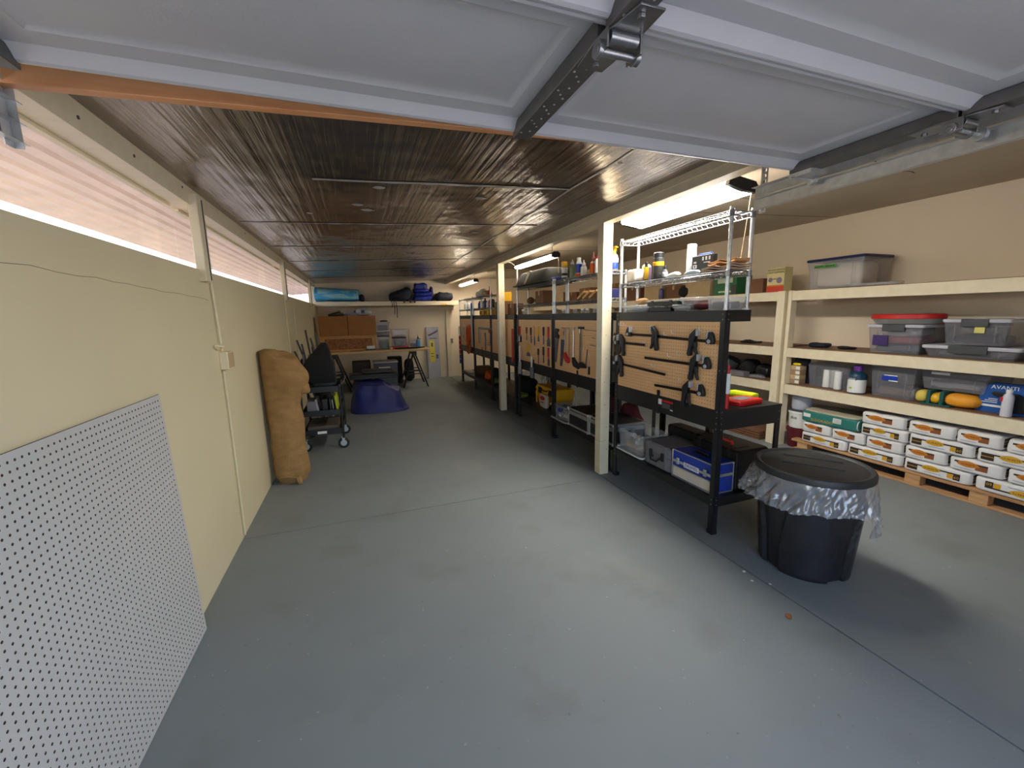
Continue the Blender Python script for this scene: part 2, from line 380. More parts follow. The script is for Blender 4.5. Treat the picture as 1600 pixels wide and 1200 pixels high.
# ceiling: foil faced in the main bay, painted board beyond the centre beam
w = MB(); sloped(w, XL-0.14, 2.10, YF-0.15, YB+0.14, 0, 0.02); cl = struct('ceiling', 'silver foil insulation under the roof of the main bay', 'ceiling', w, FOIL, smooth=0)
w = MB(); sloped(w, 2.10, XR+0.14, YF-0.15, YB+0.14, 0, 0.02); sloped(w, XL-0.14, XR+0.14, YF-0.15, YB+0.14, 0.021, 0.1)
struct('ceiling.001', 'tan ceiling boards above the shelves bay', 'ceiling', w, CEILP, smooth=0)
cs = MB(); random.seed(4)
for x, y, l in ((3.5, 2.0, .35), (3.15, 1.9, .25), (3.0, 2.8, .5), (3.9, 1.15, .18), (4.0, 1.05, .12), (3.3, 4.2, .6), (2.9, 5.4, .5)):
    cs.loft([[(x+q*l/6, y+.012*math.sin(q*1.7+x)-w_, zc(x+q*l/6)-.0015) for q in range(7)] for w_ in (0, .012)], 0, False, False, False)
cs.keep = True
obj('board_scuff', cs, M('dark_scuff', (96, 82, 68), .8), bpy.data.objects['ceiling.001'], smooth=0)
cj = MB()
for y in (3.3, 5.7, 8.1): cj.box(2.2, XR, y, y+.006, 0, .002)
cj.map(lambda v: Vector((v.x, v.y, zc(v.x)-.002+v.z))); obj('board_joint', cj, MATS['dark_scuff'], bpy.data.objects['ceiling.001'], smooth=0)
seam = MB()
SEAMS = [(2.83, -0.2, 1.47), (4.07, -0.85, 1.75), (5.33, -0.85, 1.95), (6.62, -0.85, 1.95), (7.9, -0.85, 1.95), (9.2, -0.85, 1.95)]
random.seed(5)
for i, (y, x0, x1) in enumerate(SEAMS):
    wd = 0.035 if i == 0 else 0.009
    def sf(u, v, y=y, x0=x0, x1=x1, wd=wd, i=i):
        x = x0+(x1-x0)*u; yy = y - 0.05*u + noise.noise(Vector((x*3, y, 0)))*0.02 + (v-0.5)*wd*(1+0.5*noise.noise(Vector((x*5, y*2, 3))))
        return Vector((x, yy, zc(x) - 0.004 - 0.01*abs(noise.noise(Vector((x*9, yy*30, 1)))) * (1 if 0 < v < 1 else 0)))
    seam.grid(sf, 60, 4, 0)
def sl(u, v):
    y = 1.5+9.1*u; x = 1.46 + 0.13*u + noise.noise(Vector((y*2, 7, 0)))*0.015 + (v-0.5)*0.02
    return Vector((x, y, zc(x) - 0.004 - (0.007*abs(noise.noise(Vector((y*8, x*30, 1)))) if 0 < v < 1 else 0)))
seam.grid(sl, 120, 4, 0)
seam.keep = True
tp = obj('foil_tape', seam, M('crinkled_foil_tape', (214, 212, 210), 0.35, 0.6, bump=0.6, bscale=40), cl)
bm_ = MB()
for i, (y, x0, x1) in enumerate(SEAMS): 
    for k in range(40):
        a = x0+(x1-x0)*k/40; b = x0+(x1-x0)*(k+1)/40
        q = lambda x: y - 0.05*(x-x0)/(x1-x0) + noise.noise(Vector((x*3, y, 0)))*0.02
        bm_.tube([(a, q(a)-0.02, zc(a)), (b, q(b)-0.02, zc(b))], 0.003, 5)
obj('foil_seam', bm_, M('seam_gap', (40, 36, 32), 0.8), cl)
pt = MB(); random.seed(11)
for x, y in ((0.18, 2.95), (0.05, 3.4), (0.12, 3.55), (0.9, 3.1), (1.52, 2.25), (-0.3, 3.7), (0.42, 4.3), (1.2, 4.4), (-0.5, 4.1), (0.7, 5.9), (0.3, 5.0), (1.3, 2.0)):
    s_ = random.uniform(.02, .045)
    pt.loft([[(x+s_*1.3*math.cos(a)*random.uniform(.7, 1.2), y+s_*math.sin(a)*random.uniform(.7, 1.2), zc(x)-0.002) for a in [2*PI*k/9 for k in range(9)]],
             [(x+s_*.5*math.cos(a), y+s_*.5*math.sin(a), zc(x)-0.007) for a in [2*PI*k/9 for k in range(9)]]])
obj('foil_patch', pt, MATS['crinkled_foil_tape'], cl)

# strip windows above the left wall
w = MB(); w.box(XL-0.14, XL+0.005, YF-0.15, YB, 2.23, 2.335)
tb = struct('trim_1', 'cream top plate above the strip windows', 'beam', w, TRIM, smooth=0)
nl = MB()
for y in (2.05, 2.45, 3.0, 4.4, 5.2): nl.lathe([(0, 0), (0.007, 0), (0.007, 0.003), (0, 0.003)], (XL+0.005, y, 2.285+0.02*math.sin(y*9)), 8, 0, 'x')
obj('bolt_head', nl, DGREY, tb)
MULL = [3.10, 6.15, 9.20]
for i, y in enumerate(MULL):
    w = MB(); w.box(XL-0.012, XL+0.038, y, y+0.115, 1.79, 2.30)
    m_ = struct(f'trim_{i+2}', f'cream post number {i+1} between the strip windows', 'post', w, TRIM, bev=0.004)
    e = MB(); e.box(XL+0.038, XL+0.042, y+0.075, y+0.085, 1.80, 2.28); obj('paint_gap', e, DGREY, m_)
ends = MULL + [YB]
starts = [YF-0.1] + [y+0.115 for y in MULL]
for i in range(4):
    y0, y1 = starts[i], ends[i]
    w = MB(); X0 = XL-0.125
    w.box(X0, X0+0.03, y0, y1, 1.862, 1.875); w.box(X0, X0+0.03, y0, y1, 2.215, 2.23);
    wf = struct(f'window_{i+1}', f'strip window number {i+1} under the eave', 'window', w, TRIM, smooth=0)
    g = MB(); g.box(X0+0.012, X0+0.016, y0-0.05, y1+0.05, 1.875, 2.215); obj('pane', g, GLASS, wf, smooth=0)
# eave roof outside the strip windows: ribbed translucent sheets, ribs along the wall
RX0, RX1 = XL-0.15, -1.85
rb = MB(); prof = []
nr = 8
for k in range(nr):
    for t, h in ((0, 0), (0.55, 0), (0.68, 0.018), (0.87, 0.018)):
        u = (k+t)/nr; prof.append((RX0+(RX1-RX0)*u, 2.31 - 0.07*u + h))
prof.append((RX1, 2.24))
rb.loft([[(x, -4, z) for x, z in prof] + [(x, -4, z+0.002) for x, z in reversed(prof)], [(x, 14, z) for x, z in prof] + [(x, 14, z+0.002) for x, z in reversed(prof)]])
struct('roof', 'ribbed pinkish eave sheeting outside the strip windows', 'roof', rb, ROOF, smooth=0)
w = MB(); w.box(-40, 40, -40, 40, -0.5, -0.21); struct('ground', 'unseen ground outside the garage, darkened to cut bounced light', 'ground', w, M('bounce_dimming_ground', (104, 94, 86), 0.9, var=.3, scale=20), smooth=0)  # out of view; colour darkened to weaken daylight bounced under the eave sheeting
w = MB(); w.box(-7, 9, -14, YF-0.16, -0.21, -0.01); struct('driveway', 'pale concrete driveway before the doorway', 'driveway', w, GROUND, smooth=0)

# outlet box and conduit on the left wall
t = thing('conduit', 'thin cream cable run down the wall below the first post to the outlet', 'conduit', (XL, 3.2, 0))
c_ = MB(); c_.tube([(0.012, 0.06, 1.79), (0.013, 0.075, 1.6), (0.016, 0.075, 1.48), (0.012, 0.10, 1.345)], 0.007, 8); obj('cable', c_, TRIM, t)
c_ = MB(); c_.tube([(0.012, 0.08, 1.215), (0.012, 0.08, 0.7), (0.012, 0.07, 0.02)], 0.006, 8); obj('lower_cable', c_, CREAM, t)
c_ = MB(); c_.tube([(0.01, -0.04, 1.39), (0.05, 0.0, 1.38), (0.02, 0.05, 1.36)], 0.006, 8); obj('cable_loop', c_, TRIM, t)
t = thing('outlet_box', 'cream surface outlet box on the left wall', 'outlet', (XL, 3.34, 1.28))
b_ = MB(); b_.box(0, 0.05, -0.08, 0.05, -0.06, 0.06); obj('box', b_, TRIM, t, bev=0.005)
b_ = MB(); b_.box(0.05, 0.056, -0.07, 0.04, -0.05, 0.05); b_.box(0, 0.035, 0.055, 0.1, -0.05, 0.055); obj('cover_plate', b_, TANB, t, bev=0.002)
one('wall_cable', 'thin cream cable run on the wall under the second post', 'cable', MB().tube([(XL+.008, 6.13, 1.80), (XL+.01, 6.14, 1.3), (XL+.008, 6.15, 0.5)], 0.008, 6), TRIM)
one('wall_cable.001', 'short cream cable run on the wall beyond the second post', 'cable', MB().tube([(XL+.008, 6.85, 1.75), (XL+.01, 6.86, 1.3), (XL+.008, 6.86, 0.6)], 0.008, 6), TRIM)

# centre beam and its posts
w = MB(); w.box(2.085, 2.185, 0.4, YB, 2.338, 2.452); bmn = struct('trim_6', 'long cream centre beam under the ceiling', 'beam', w, TRIM, smooth=0)
w = MB(); w.box(2.076, 2.085, 0.4, YB, 2.398, 2.446); obj('nailer', w, TRIM, bmn, smooth=0)
for i, (y, nm) in enumerate(((3.312, 'nearest'), (6.31, 'second'))):
    w = MB(); w.box(2.085, 2.183, y, y+0.095, 0, 2.338)
    p_ = struct(f'trim_{7+i}', f'{nm} cream post under the centre beam', 'post', w, TRIM, bev=0.004)
    e = MB(); random.seed(i)
    for k in range(9): e.lathe([(0, 0), (0.005, 0), (0.005, 0.0015), (0, 0.0015)], (2.135+random.uniform(-.03, .03), y-0.0014, 0.25+k*0.22), 7, 0, 'y')
    e.box(2.084, 2.1835, y-0.001, y+0.0955, 0.335, 0.337)
    obj('screw', e, M('rusty_spot', (170, 140, 96), 0.6), p_)
w = MB(); w.box(2.06, 2.15, 10.52, YB, 0, 1.72); struct('trim_9', 'cream upright on the end wall', 'post', w, TRIM, bev=0.004)
w = MB(); sloped(w, XL-0.02, 1.35, 1.70, 1.738, -0.112, -0.012)
struct('trim_10', 'bare orange fir batten across the ceiling', 'batten', w, HEAD, bev=0.003)

# ------------------------------------------------------------------ garage door, rolled up overhead
DZ = 2.198; SEC = 0.580; YE = 1.455; DX0, DX1 = -0.80, 1.955
door = thing('door_1', 'white panelled sectional garage door rolled up overhead', 'garage door', (0, 0, DZ), kind='structure')
def ramp(mb, x0, x1, y0, y1, ins, dz, m=0):
    """sunk border then raised field, as pressed in a steel panel; z grows upward away from the viewer"""
    def R(a, z): return [(x0+a, y0+a, z), (x1-a, y0+a, z), (x1-a, y1-a, z), (x0+a, y1-a, z)]
    lp = [R(0, 0), R(0.014, dz), R(0.036, dz), R(ins, 0.001)]
    rings = [[mb.bm.verts.new(p) for p in q] for q in lp]
    for a, b in zip(rings, rings[1:]):
        for i in range(4): mb._face([a[i], a[(i+1) % 4], b[(i+1) % 4], b[i]], m)
    mb._face(rings[-1], m)
for k in range(4):
    y1 = YE - k*SEC; y0 = y1 - SEC + 0.004
    mb = MB()
    # rolled lips along both long edges, thick rim
    arc = [(.0, .03), (.0, -.018), (.004, -.026), (.012, -.028), (.022, -.025), (.032, -.014), (.044, -.004), (.05, .0), (.05, .03)]
    mb.prism([(y1-p, q) for p, q in arc], DX0, DX1, 'x'); mb.prism([(y0+p*.8, q*.8 if q < 0 else q) for p, q in arc], DX0, DX1, 'x')
    mb.bm.normal_update()
    ya, yb = y0+0.04, y1-0.05
    xs = [(-0.655, 0.505), (0.66, 1.80)]
    pa, pb = y0+0.075, y1-0.11
    mb.box(DX0, DX1, ya, pa, 0.0, 0.03); mb.box(DX0, DX1, pb, yb, 0.0, 0.03)
    for a, b in ((DX0, xs[0][0]), (xs[0][1], xs[1][0]), (xs[1][1], DX1)): mb.box(a, b, pa, pb, 0.0, 0.03)
    for a, b in xs:
        ramp(mb, a, b, pa, pb, 0.080, 0.0065); 
        mb.box(a, b, pa, pb, 0.026, 0.03)
    s_ = obj('door_section', mb, DOORP, door, smooth=28)
    st = MB(); st.box(0.545, 0.607, y0+0.03, y1-0.001, -0.045, -0.001); 
    obj('centre_stile', st, DGALV, s_, bev=0.003)
    sh = MB()
    for q in range(26):
        yy = y0+0.06+q*0.0185; 
        if q % 5 == 3: continue
        sh.lathe([(0, 0), (0.0035, 0), (0.0035, -0.0012), (0, -0.0012)], (0.556+0.04*((q*7) % 5)/5, yy, -0.045), 6)
    obj('stile_punching', sh, GALV, s_)
    es = MB(); es.box(DX1-0.075, DX1-0.002, y0+0.002, y1-0.002, -0.042, -0.001); es.box(DX0+0.002, DX0+0.075, y0+0.002, y1-0.002, -0.042, -0.001)
    obj('end_stile', es, DGALV, s_, bev=0.003)
    if k < 3:
        for x, sc_ in ((0.585, 1), (DX1-0.05, 1), (DX0+0.05, 1)):
            h = MB(); yj = y0-0.002
            h.prism([(x-0.035, yj+0.13), (x+0.035, yj+0.13), (x+0.045, yj+0.03), (x+0.04, yj-0.10), (x-0.02, yj-0.10), (x-0.045, yj+0.03)], -0.050, -0.045, 'z')
            h.box(x-0.045, x-0.04, yj-0.02, yj+0.035, -0.085, -0.046); h.box(x+0.04, x+0.045, yj-0.02, yj+0.035, -0.085, -0.046)
            h.cyl((x-0.055, yj+0.01, -0.078), (x+0.06, yj+0.01, -0.078), 0.0095, n=12); h.cyl((x-0.035, yj-0.012, -0.060), (x+0.035, yj-0.012, -0.060), 0.013, n=12)
            for q in (-.048, .048): h.lathe([(0, -.006), (.019, -.006), (.019, .006), (0, .006)], (x+q, yj+.01, -.076), 16, 0, 'x')
            for yy in (yj+0.10, yj-0.075): h.lathe([(0, 0), (0.009, 0), (0.009, -0.008), (0, -0.008)], (x, yy, -0.050), 6)
            obj('hinge', h, STEELH, s_, bev=0.001)
    r = MB(); x = DX1-0.03; yj = y1-0.05 if k == 0 else y1+0.002
    if k == 0:
        r.box(x-0.04, x+0.03, yj-0.05, yj+0.05, -0.06, -0.042)
        r.cyl((x-0.04, yj+0.03, -0.06), (x+0.10, yj+0.03, -0.06), 0.006)
    else: r.cyl((x-0.03, yj, -0.078), (x+0.10, yj, -0.078), 0.006)
    zr = -0.06 if k == 0 else -0.078
    r.lathe([(0, -0.01), (0.022, -0.01), (0.022, 0.01), (0, 0.01)], (x+0.082, yj+(0.03 if k == 0 else 0), zr), 16, 0, 'x')
    obj('roller', r, GALV, s_)
def track(name, label, x, sgn):
    t = thing(name, label, 'door track', (x, 0, 0))
    a = MB(); L0, L1 = -0.72, 1.765
    a.box(0, 0.002, L0, L1, 2.078, 2.135)                                     # web, then the two curled lips
    a.box(-0.03*sgn, 0, L0, L1, 2.133, 2.135) if sgn > 0 else a.box(0, 0.03, L0, L1, 2.133, 2.135)
    a.box(-0.03*sgn, 0, L0, L1, 2.078, 2.080) if sgn > 0 else a.box(0, 0.03, L0, L1, 2.078, 2.080)
    obj('track_channel', a, GALV, t, smooth=0)
    a = MB(); a.box(0.003, 0.006, L0, L1, 2.150, 2.195); a.box(-0.028*sgn if sgn > 0 else 0.003, 0.003 if sgn > 0 else 0.03, L0, L1, 2.192, 2.195); obj('stiffener_angle', a, GALV, t, smooth=0)
    a = MB(); zt = zc(x) if sgn > 0 else 2.228
    # punched hanger: two rails and rungs so the holes are real
    a.box(0.006, 0.009, 1.70, 1.708, 2.06, zt); a.box(0.006, 0.009, 1.727, 1.735, 2.06, zt)
    n = 14
    for q in range(n):
        z0 = 2.06+(zt-2.06)*q/n; a.box(0.006, 0.009, 1.708, 1.727, z0, z0+0.012)
    a.box(0.006, 0.03, 1.735, 1.738, 2.06, zt)
    for z in (2.095, 2.115, 2.165, 2.18): a.lathe([(0, -0.004), (0.007, -0.004), (0.007, 0), (0, 0)], (0.003, 1.716, z), 6, 0, 'x')
    obj('hanger_strap', a, GALV, t, smooth=30)
track('door_track', 'galvanised door track hung beside the centre beam', 2.045, 1)
track('door_track.001', 'galvanised door track end hung by the strip windows', -0.925, -1)

# ================================================================== LIGHT FIXTURES
def fixture(label, y0, y1, x, z, wd, chains=True, pull=None, tm=None):
    t = thing('shop_light', label, 'light fixture', (x, (y0+y1)/2, z)); h = (y1-y0)/2
    a = MB(); a.prism([(-wd/2, 0.012), (wd/2, 0.012), (wd/2-0.02, 0.04), (-wd/2+0.02, 0.04)], -h+0.03, h-0.03, 'y'); obj('housing', a, DGREY, t)
    a = MB(); a.prism([(-wd/2, 0.012), (-wd/2, -0.014), (-wd/2+0.014, -0.026), (wd/2-0.014, -0.026), (wd/2, -0.014), (wd/2, 0.012)], -h+0.03, h-0.03, 'y'); obj('diffuser', a, tm or TUBE, t)
    for s in (-1, 1):
        a = MB(); a.prism([(-wd/2-0.006, -0.022), (0, -0.032), (wd/2+0.006, -0.022), (wd/2+0.006, 0.02), (wd/2-0.02, 0.045), (-wd/2+0.02, 0.045), (-wd/2-0.006, 0.02)], s*h-0.035 if s > 0 else -h, h if s > 0 else -h+0.035, 'y')
        obj('end_cap', a, BLKP, t, bev=0.003)
        a = MB(); zt = zc(x)-z
        a.tube([(0, s*(h-0.12), 0.034), (0.004*s, s*(h-0.115), (0.034+zt)/2), (0, s*(h-0.1), zt)], 0.003, 6); obj('hanging_chain', a, DGREY, t)
    if pull:
        a = MB(); a.tube([(wd/2-0.005, -h+0.04, -0.01), (wd/2, -h+0.04, -pull*.5), (wd/2-0.004, -h+0.035, -pull)], 0.0022, 5); a.lathe([(0, 0), (.006, 0.004), (.006, .02), (0, .03)], (wd/2-0.004, -h+0.035, -pull-.02), 8); obj('pull_cord', a, TANB, t)
    return t
fixture('wide bright shop light hung over the nearest workbench', 2.13, 3.33, 2.372, 2.342, 0.235, pull=0.46).rotation_euler = (0, .14, 0)
t = fixture('shop light hung beyond the second post', 4.88, 6.28, 2.39, 2.285, 0.10, pull=0.2, tm=TUBEW)
a = MB(); a.tube([(-0.06, 0.66, 0.03), (-0.10, 0.70, 0.07), (-0.20, 0.74, 0.1)], 0.008, 6); obj('power_cord', a, WHITE, t)
fixture('most distant shop light, beside the end wall shelf', 8.78, 10.2, 2.40, 2.285, 0.10, tm=TUBEW)

# ================================================================== WORKBENCHES
def pegboard_mesh(w, h, t, rows, cols, p, core=1, face=0, r=0.0032, mat_t=None):
    """real drilled board, front at x=0 facing -x, thickness t, origin at its centre"""
    mb = MB(); bm = mb.bm; n = 6
    ox, oz = -(cols-1)*p/2, -(rows-1)*p/2
    vv = {}
    def V(a, b, x=0.0):
        k = (round(a, 6), round(b, 6), x)
        if k not in vv: vv[k] = bm.verts.new((x, a, b))
        return vv[k]
    for i in range(cols):
        for j in range(rows):
            cy, cz = ox+i*p, oz+j*p; e = p/2
            ring = [bm.verts.new((0, cy+r*math.cos(a), cz+r*math.sin(a))) for a in [PI/4+2*PI*k/8 for k in range(8)]]
            back = [bm.verts.new((t, v.co.y, v.co.z)) for v in ring]
            crn = [V(cy+e, cz+e), V(cy-e, cz+e), V(cy-e, cz-e), V(cy+e, cz-e)]
            for k in range(4):
                a0 = ring[2*k]; a1 = ring[2*k+1]; a2 = ring[(2*k+2) % 8]
                mb._face([crn[k], crn[(k+1) % 4], a2, a1, a0], face)
            for k in range(8): mb._face([ring[k], ring[(k+1) % 8], back[(k+1) % 8], back[k]], core)
            mb._face(back, core)
    y0, y1, z0, z1 = ox-p/2, -ox+p/2, oz-p/2, -oz+p/2; Y0, Y1, Z0, Z1 = -w/2, w/2, -h/2, h/2
    for a, b, c_, d in ((Y0, y0, Z0, Z1), (y1, Y1, Z0, Z1), (y0, y1, Z0, z0), (y0, y1, z1, Z1)):
        if b-a > 1e-4 and d-c_ > 1e-4: mb._face([bm.verts.new((0, q, s)) for q, s in ((a, c_), (b, c_), (b, d), (a, d))], face)
    for a, b in (((Y0, Z0), (Y1, Z0)), ((Y1, Z0), (Y1, Z1)), ((Y1, Z1), (Y0, Z1)), ((Y0, Z1), (Y0, Z0))):
        mb._face([bm.verts.new((0, *a)), bm.verts.new((0, *b)), bm.verts.new((t, *b)), bm.verts.new((t, *a))], core)
    mb._face([bm.verts.new((t, *q)) for q in ((Y0, Z0), (Y0, Z1), (Y1, Z1), (Y1, Z0))], core)
    mb.keep = False
    return mb
BX0, BX1, BT, BW = 2.21, 2.785, 1.555, 1.22
def make_bench(label):
    t = thing('workbench', label, 'workbench', (BX0, 0, 0)); W_ = BW/2
    def angle_post(y, s, x0, h, nm):
        a = MB(); d = 1 if x0 < 0.1 else -1
        a.box(x0, x0+0.003*d, min(y, y+0.042*s), max(y, y+0.042*s), 0.012, h); a.box(min(x0, x0+0.042*d), max(x0, x0+0.042*d), min(y, y+0.003*s), max(y, y+0.003*s), 0.012, h)
        a.box(min(x0-0.002*d, x0+0.045*d), max(x0-0.002*d, x0+0.045*d), min(y-.002*s, y+0.045*s), max(y-.002*s, y+0.045*s), 0, 0.03)
        b = a
        for z in ([0.22, 0.255, 0.76, 0.80, 0.84, 0.88, 1.16, 1.495, 1.53] if h > 1 else [0.22, 0.26, 0.78, 0.84]):
            b.lathe([(0, 0.001*d), (0.0055, 0.001*d), (0.0045, -0.003*d), (0, -0.004*d)], (x0, y+0.022*s, z), 8, 1, 'x')
            b.lathe([(0, 0.001*s), (0.0055, 0.001*s), (0.0045, -0.003*s), (0, -0.004*s)], (x0+0.022*d, y, z), 8, 1, 'y')
        obj(nm, a, [BLK, STEEL], t, smooth=30)
    for s in (-1, 1):
        angle_post(s*W_, -s, 0.0, BT, 'post'); angle_post(s*W_, -s, BX1-BX0, 0.885, 'rear_leg')
    a = MB(); a.box(0.003, 0.006, -W_+.003, W_-.003, 1.48, BT); a.box(0.003, 0.02, -W_+.003, W_-.003, BT-.003, BT); obj('top_rail', a, BLK, t, smooth=0)
    a = MB(); a.box(0.006, 0.215, -W_+.004, W_-.004, BT-0.006, BT-0.002); a.box(0.212, 0.215, -W_, W_, 1.48, BT)
    for s in (-1, 1): a.box(0.003, 0.215, s*W_-.003 if s > 0 else -W_, W_ if s > 0 else -W_+.003, 1.48, BT)
    obj('top_tray', a, BLK, t, smooth=0)
    p = obj('pegboard', pegboard_mesh(BW-0.012, 0.594, 0.005, 22, 46, 0.0254, r=0.0028), [PEG, PEGB], t, smooth=0); p.location = (0.008, 0, 1.182)
    a = MB(); a.box(0.003, 0.006, -W_+.003, W_-.003, 0.755, 0.888); a.box(BX1-BX0-.006, BX1-BX0-.003, -W_, W_, 0.755, 0.888)
    for s in (-1, 1): a.box(0.003, BX1-BX0-.003, s*W_-.003 if s > 0 else -W_, W_ if s > 0 else -W_+.003, 0.755, 0.888)
    obj('worktop_frame', a, BLK, t, smooth=0)
    a = MB(); a.box(0.006, BX1-BX0+.004, -W_-.002, W_+.002, 0.872, 0.89); obj('worktop', a, BLKP, t, bev=0.002)
    a = MB(); a.box(0.003, BX1-BX0-.003, -W_+.003, W_-.003, 0.262, 0.27)
    for x in (0.003, BX1-BX0-.006): a.box(x, x+.003, -W_+.003, W_-.003, 0.205, 0.27)
    for s in (-1, 1): a.box(0.003, BX1-BX0-.003, s*W_-.003 if s > 0 else -W_, W_ if s > 0 else -W_+.003, 0.205, 0.27)
    obj('lower_shelf', a, BLK, t, smooth=0)
    a = MB(); a.box(-0.002, 0.002, -0.016, 0.016, 0.745, 0.935); a.lathe([(0, 0), (.006, 0), (.005, -.003), (0, -.004)], (-0.002, 0, 0.91), 8, 0, 'x'); a.lathe([(0, 0), (.006, 0), (.005, -.003), (0, -.004)], (-0.002, 0, 0.78), 8, 0, 'x'); obj('joining_strap', a, BLK, t, smooth=0)
    a = MB(); a.box(BX1-BX0-.045, BX1-BX0-.003, -0.022, 0.022, 0.0, 0.87); obj('middle_leg', a, BLK, t, bev=0.002)
    return t
GB = 'steel workbenches in a row behind the centre beam'
BY = [2.665, 3.995, 5.225, 6.565, 7.805, 9.035]
BL = ['black steel workbench nearest the garage door with bar clamps on its pegboard', 'black steel workbench with saws on its pegboard, just beyond the nearest cream post', 'black steel workbench with chisels and scrapers on its pegboard',
      'black steel workbench mostly hidden behind the second cream post', 'black steel workbench with squares and tongs on its pegboard', 'black steel workbench with orange cord on its pegboard, last of the row']
bench = make_bench(BL[0])
bench['group'] = GB
for i, y in enumerate(BY):
    if i == 0: bench.location.y = y
    else: dup(bench, (BX0, y, 0), 0, BL[i], GB)
t = thing('warning_label', 'small black, white and red instruction sticker on the nearest workbench rail', 'sticker', (BX0-0.001, 2.575, 0.835))
a = MB(); a.box(-0.001, 0.002, -0.085, 0.085, -0.042, 0.035); obj('sticker_face', a, BLKP, t, smooth=0)
a = MB(); a.box(-0.0018, -0.001, 0.045, 0.083, -0.01, 0.033); a.box(-0.0018, -0.001, -0.083, 0.04, 0.015, 0.032, 1); a.box(-0.0018, -0.001, -0.083, -0.055, -0.04, -0.03); 
for k in range(4): a.box(-0.0018, -0.001, -0.05, 0.04, -0.03+k*0.01, -0.026+k*0.01, 2)
obj('printed_block', a, [WHITE, RED, GREY], t, smooth=0)

# ------------------------------------------------------------------ wire racks standing on the benches
def make_rack(name, label, y, heights, zs, z0=BT, wd=1.17, x=2.243, dp=0.178):
    t = thing(name, label, 'wire shelf rack', (x, y, z0)); h = wd/2
    for sx, hh in ((0, heights[0]), (dp, heights[1])):
        for sy in (-1, 1):
            zt = (hh if not isinstance(hh, tuple) else hh[0 if sy < 0 else 1]) - z0
            a = MB(); pr = [(0.0155, 0), (0.0155, 0.03)]; pr = [(0.016, 0), (0.016, 0.012), (0.0125, 0.013)]
            k = 1
            while k*0.0508 < zt: pr += [(0.0125, k*0.0508-.002), (0.0121, k*0.0508), (0.0125, k*0.0508+.002)]; k += 1
            pr += [(0.0125, zt), (0.014, zt), (0.012, zt+0.01), (0, zt+0.012)]
            a.lathe(pr, (sx, sy*h, 0), 12); obj('post', a, SIL, t)
    for z in zs:
        z = z-z0; a = MB()
        def wire(p, q, r=0.0032, n=6): a.tube([p, q], r, n)
        for x_ in (0, dp):
            wire((x_, -h, z), (x_, h, z), 0.0042); wire((x_, -h, z-0.03), (x_, h, z-0.03), 0.0036)
            n = 24
            for k in range(n):
                y0 = -h+2*h*k/n; y1 = -h+2*h*(k+0.5)/n; y2 = -h+2*h*(k+1)/n
                wire((x_, y0, z), (x_, y1, z-0.03), 0.0026, 4); wire((x_, y1, z-0.03), (x_, y2, z), 0.0026, 4)
        for y_ in (-h, h):
            wire((0, y_, z), (dp, y_, z), 0.0042); wire((0, y_, z-0.03), (dp, y_, z-0.03), 0.0036)
            for k in range(4): wire((dp*k/4, y_, z), (dp*(k+.5)/4, y_, z-.03), 0.0026, 4); wire((dp*(k+.5)/4, y_, z-.03), (dp*(k+1)/4, y_, z), 0.0026, 4)
        for k in range(1, 32): y_ = -h+2*h*k/32; wire((0, y_, z+0.003), (dp, y_, z+0.003), 0.0016, 4)
        wire((dp/2, -h, z-0.002), (dp/2, h, z-0.002), 0.003, 4)
        for x_ in (0, dp):
            for y_ in (-h, h): a.lathe([(0.014, -0.036), (0.0175, -0.034), (0.0165, 0.004), (0.014, 0.006)], (x_, y_, z), 12)
        obj('wire_shelf', a, WIRE, t)
    return t
make_rack('wire_rack', 'tall chrome wire rack on the nearest workbench under the wide light', 2.675, (2.185, 2.185), (1.805, 2.172))
make_rack('wire_rack', 'chrome wire rack with cans and bottles on top, on the second workbench', 4.03, (1.955, 1.945), (1.69, 1.945))
make_rack('wire_rack', 'chrome wire rack carrying the black tub', 5.28, ((1.96, 2.225), 1.955), (1.69, 1.945), wd=1.24)
make_rack('wire_rack', 'chrome wire rack on the fifth workbench beyond the second post', 7.86, ((2.2, 1.925), 1.925), (1.69, 1.915), wd=1.22)
make_rack('wire_rack', 'chrome wire rack nearest the end wall', 9.13, (1.935, 1.93), (1.69, 1.915), wd=1.2)

# ================================================================== LONG SHELVES ON THE FAR SIDE WALL
def long_shelf(label, y0, y1, posts):
    t = thing('storage_shelf', label, 'shelving', (4.48, (y0+y1)/2, 0)); ym = (y0+y1)/2
    for z0, z1 in ((0.612, 0.716), (1.028, 1.128), (1.65, 1.752)):
        a = MB(); a.box(0, 0.038, y0-ym, y1-ym, z0, z1); f = obj('front_board', a, TRIM, t, bev=0.003)
        a = MB(); a.box(0.038, XR-4.48-.002, y0-ym, y1-ym, z1-0.006, z1+0.006); obj('shelf_board', a, PLY, t, smooth=0)
        a = MB(); a.box(XR-4.48-0.042, XR-4.48-0.002, y0-ym, y1-ym, z0, z1-0.007); obj('back_board', a, TRIM, t, smooth=0)
    for py, w_, dx in posts:
        a = MB(); a.box(dx, dx+0.09, py-ym, py+w_-ym, 0, 1.757); obj('post', a, TRIM, t, bev=0.003)
long_shelf('long cream storage shelves loaded with totes, nearest the doorway', -0.3, 3.30, [(3.302, 0.040, -0.002)])
long_shelf('long cream storage shelves running behind the workbenches', 3.45, 10.55, [(3.362, 0.088, -0.03), (6.9, 0.09, 0.04)])

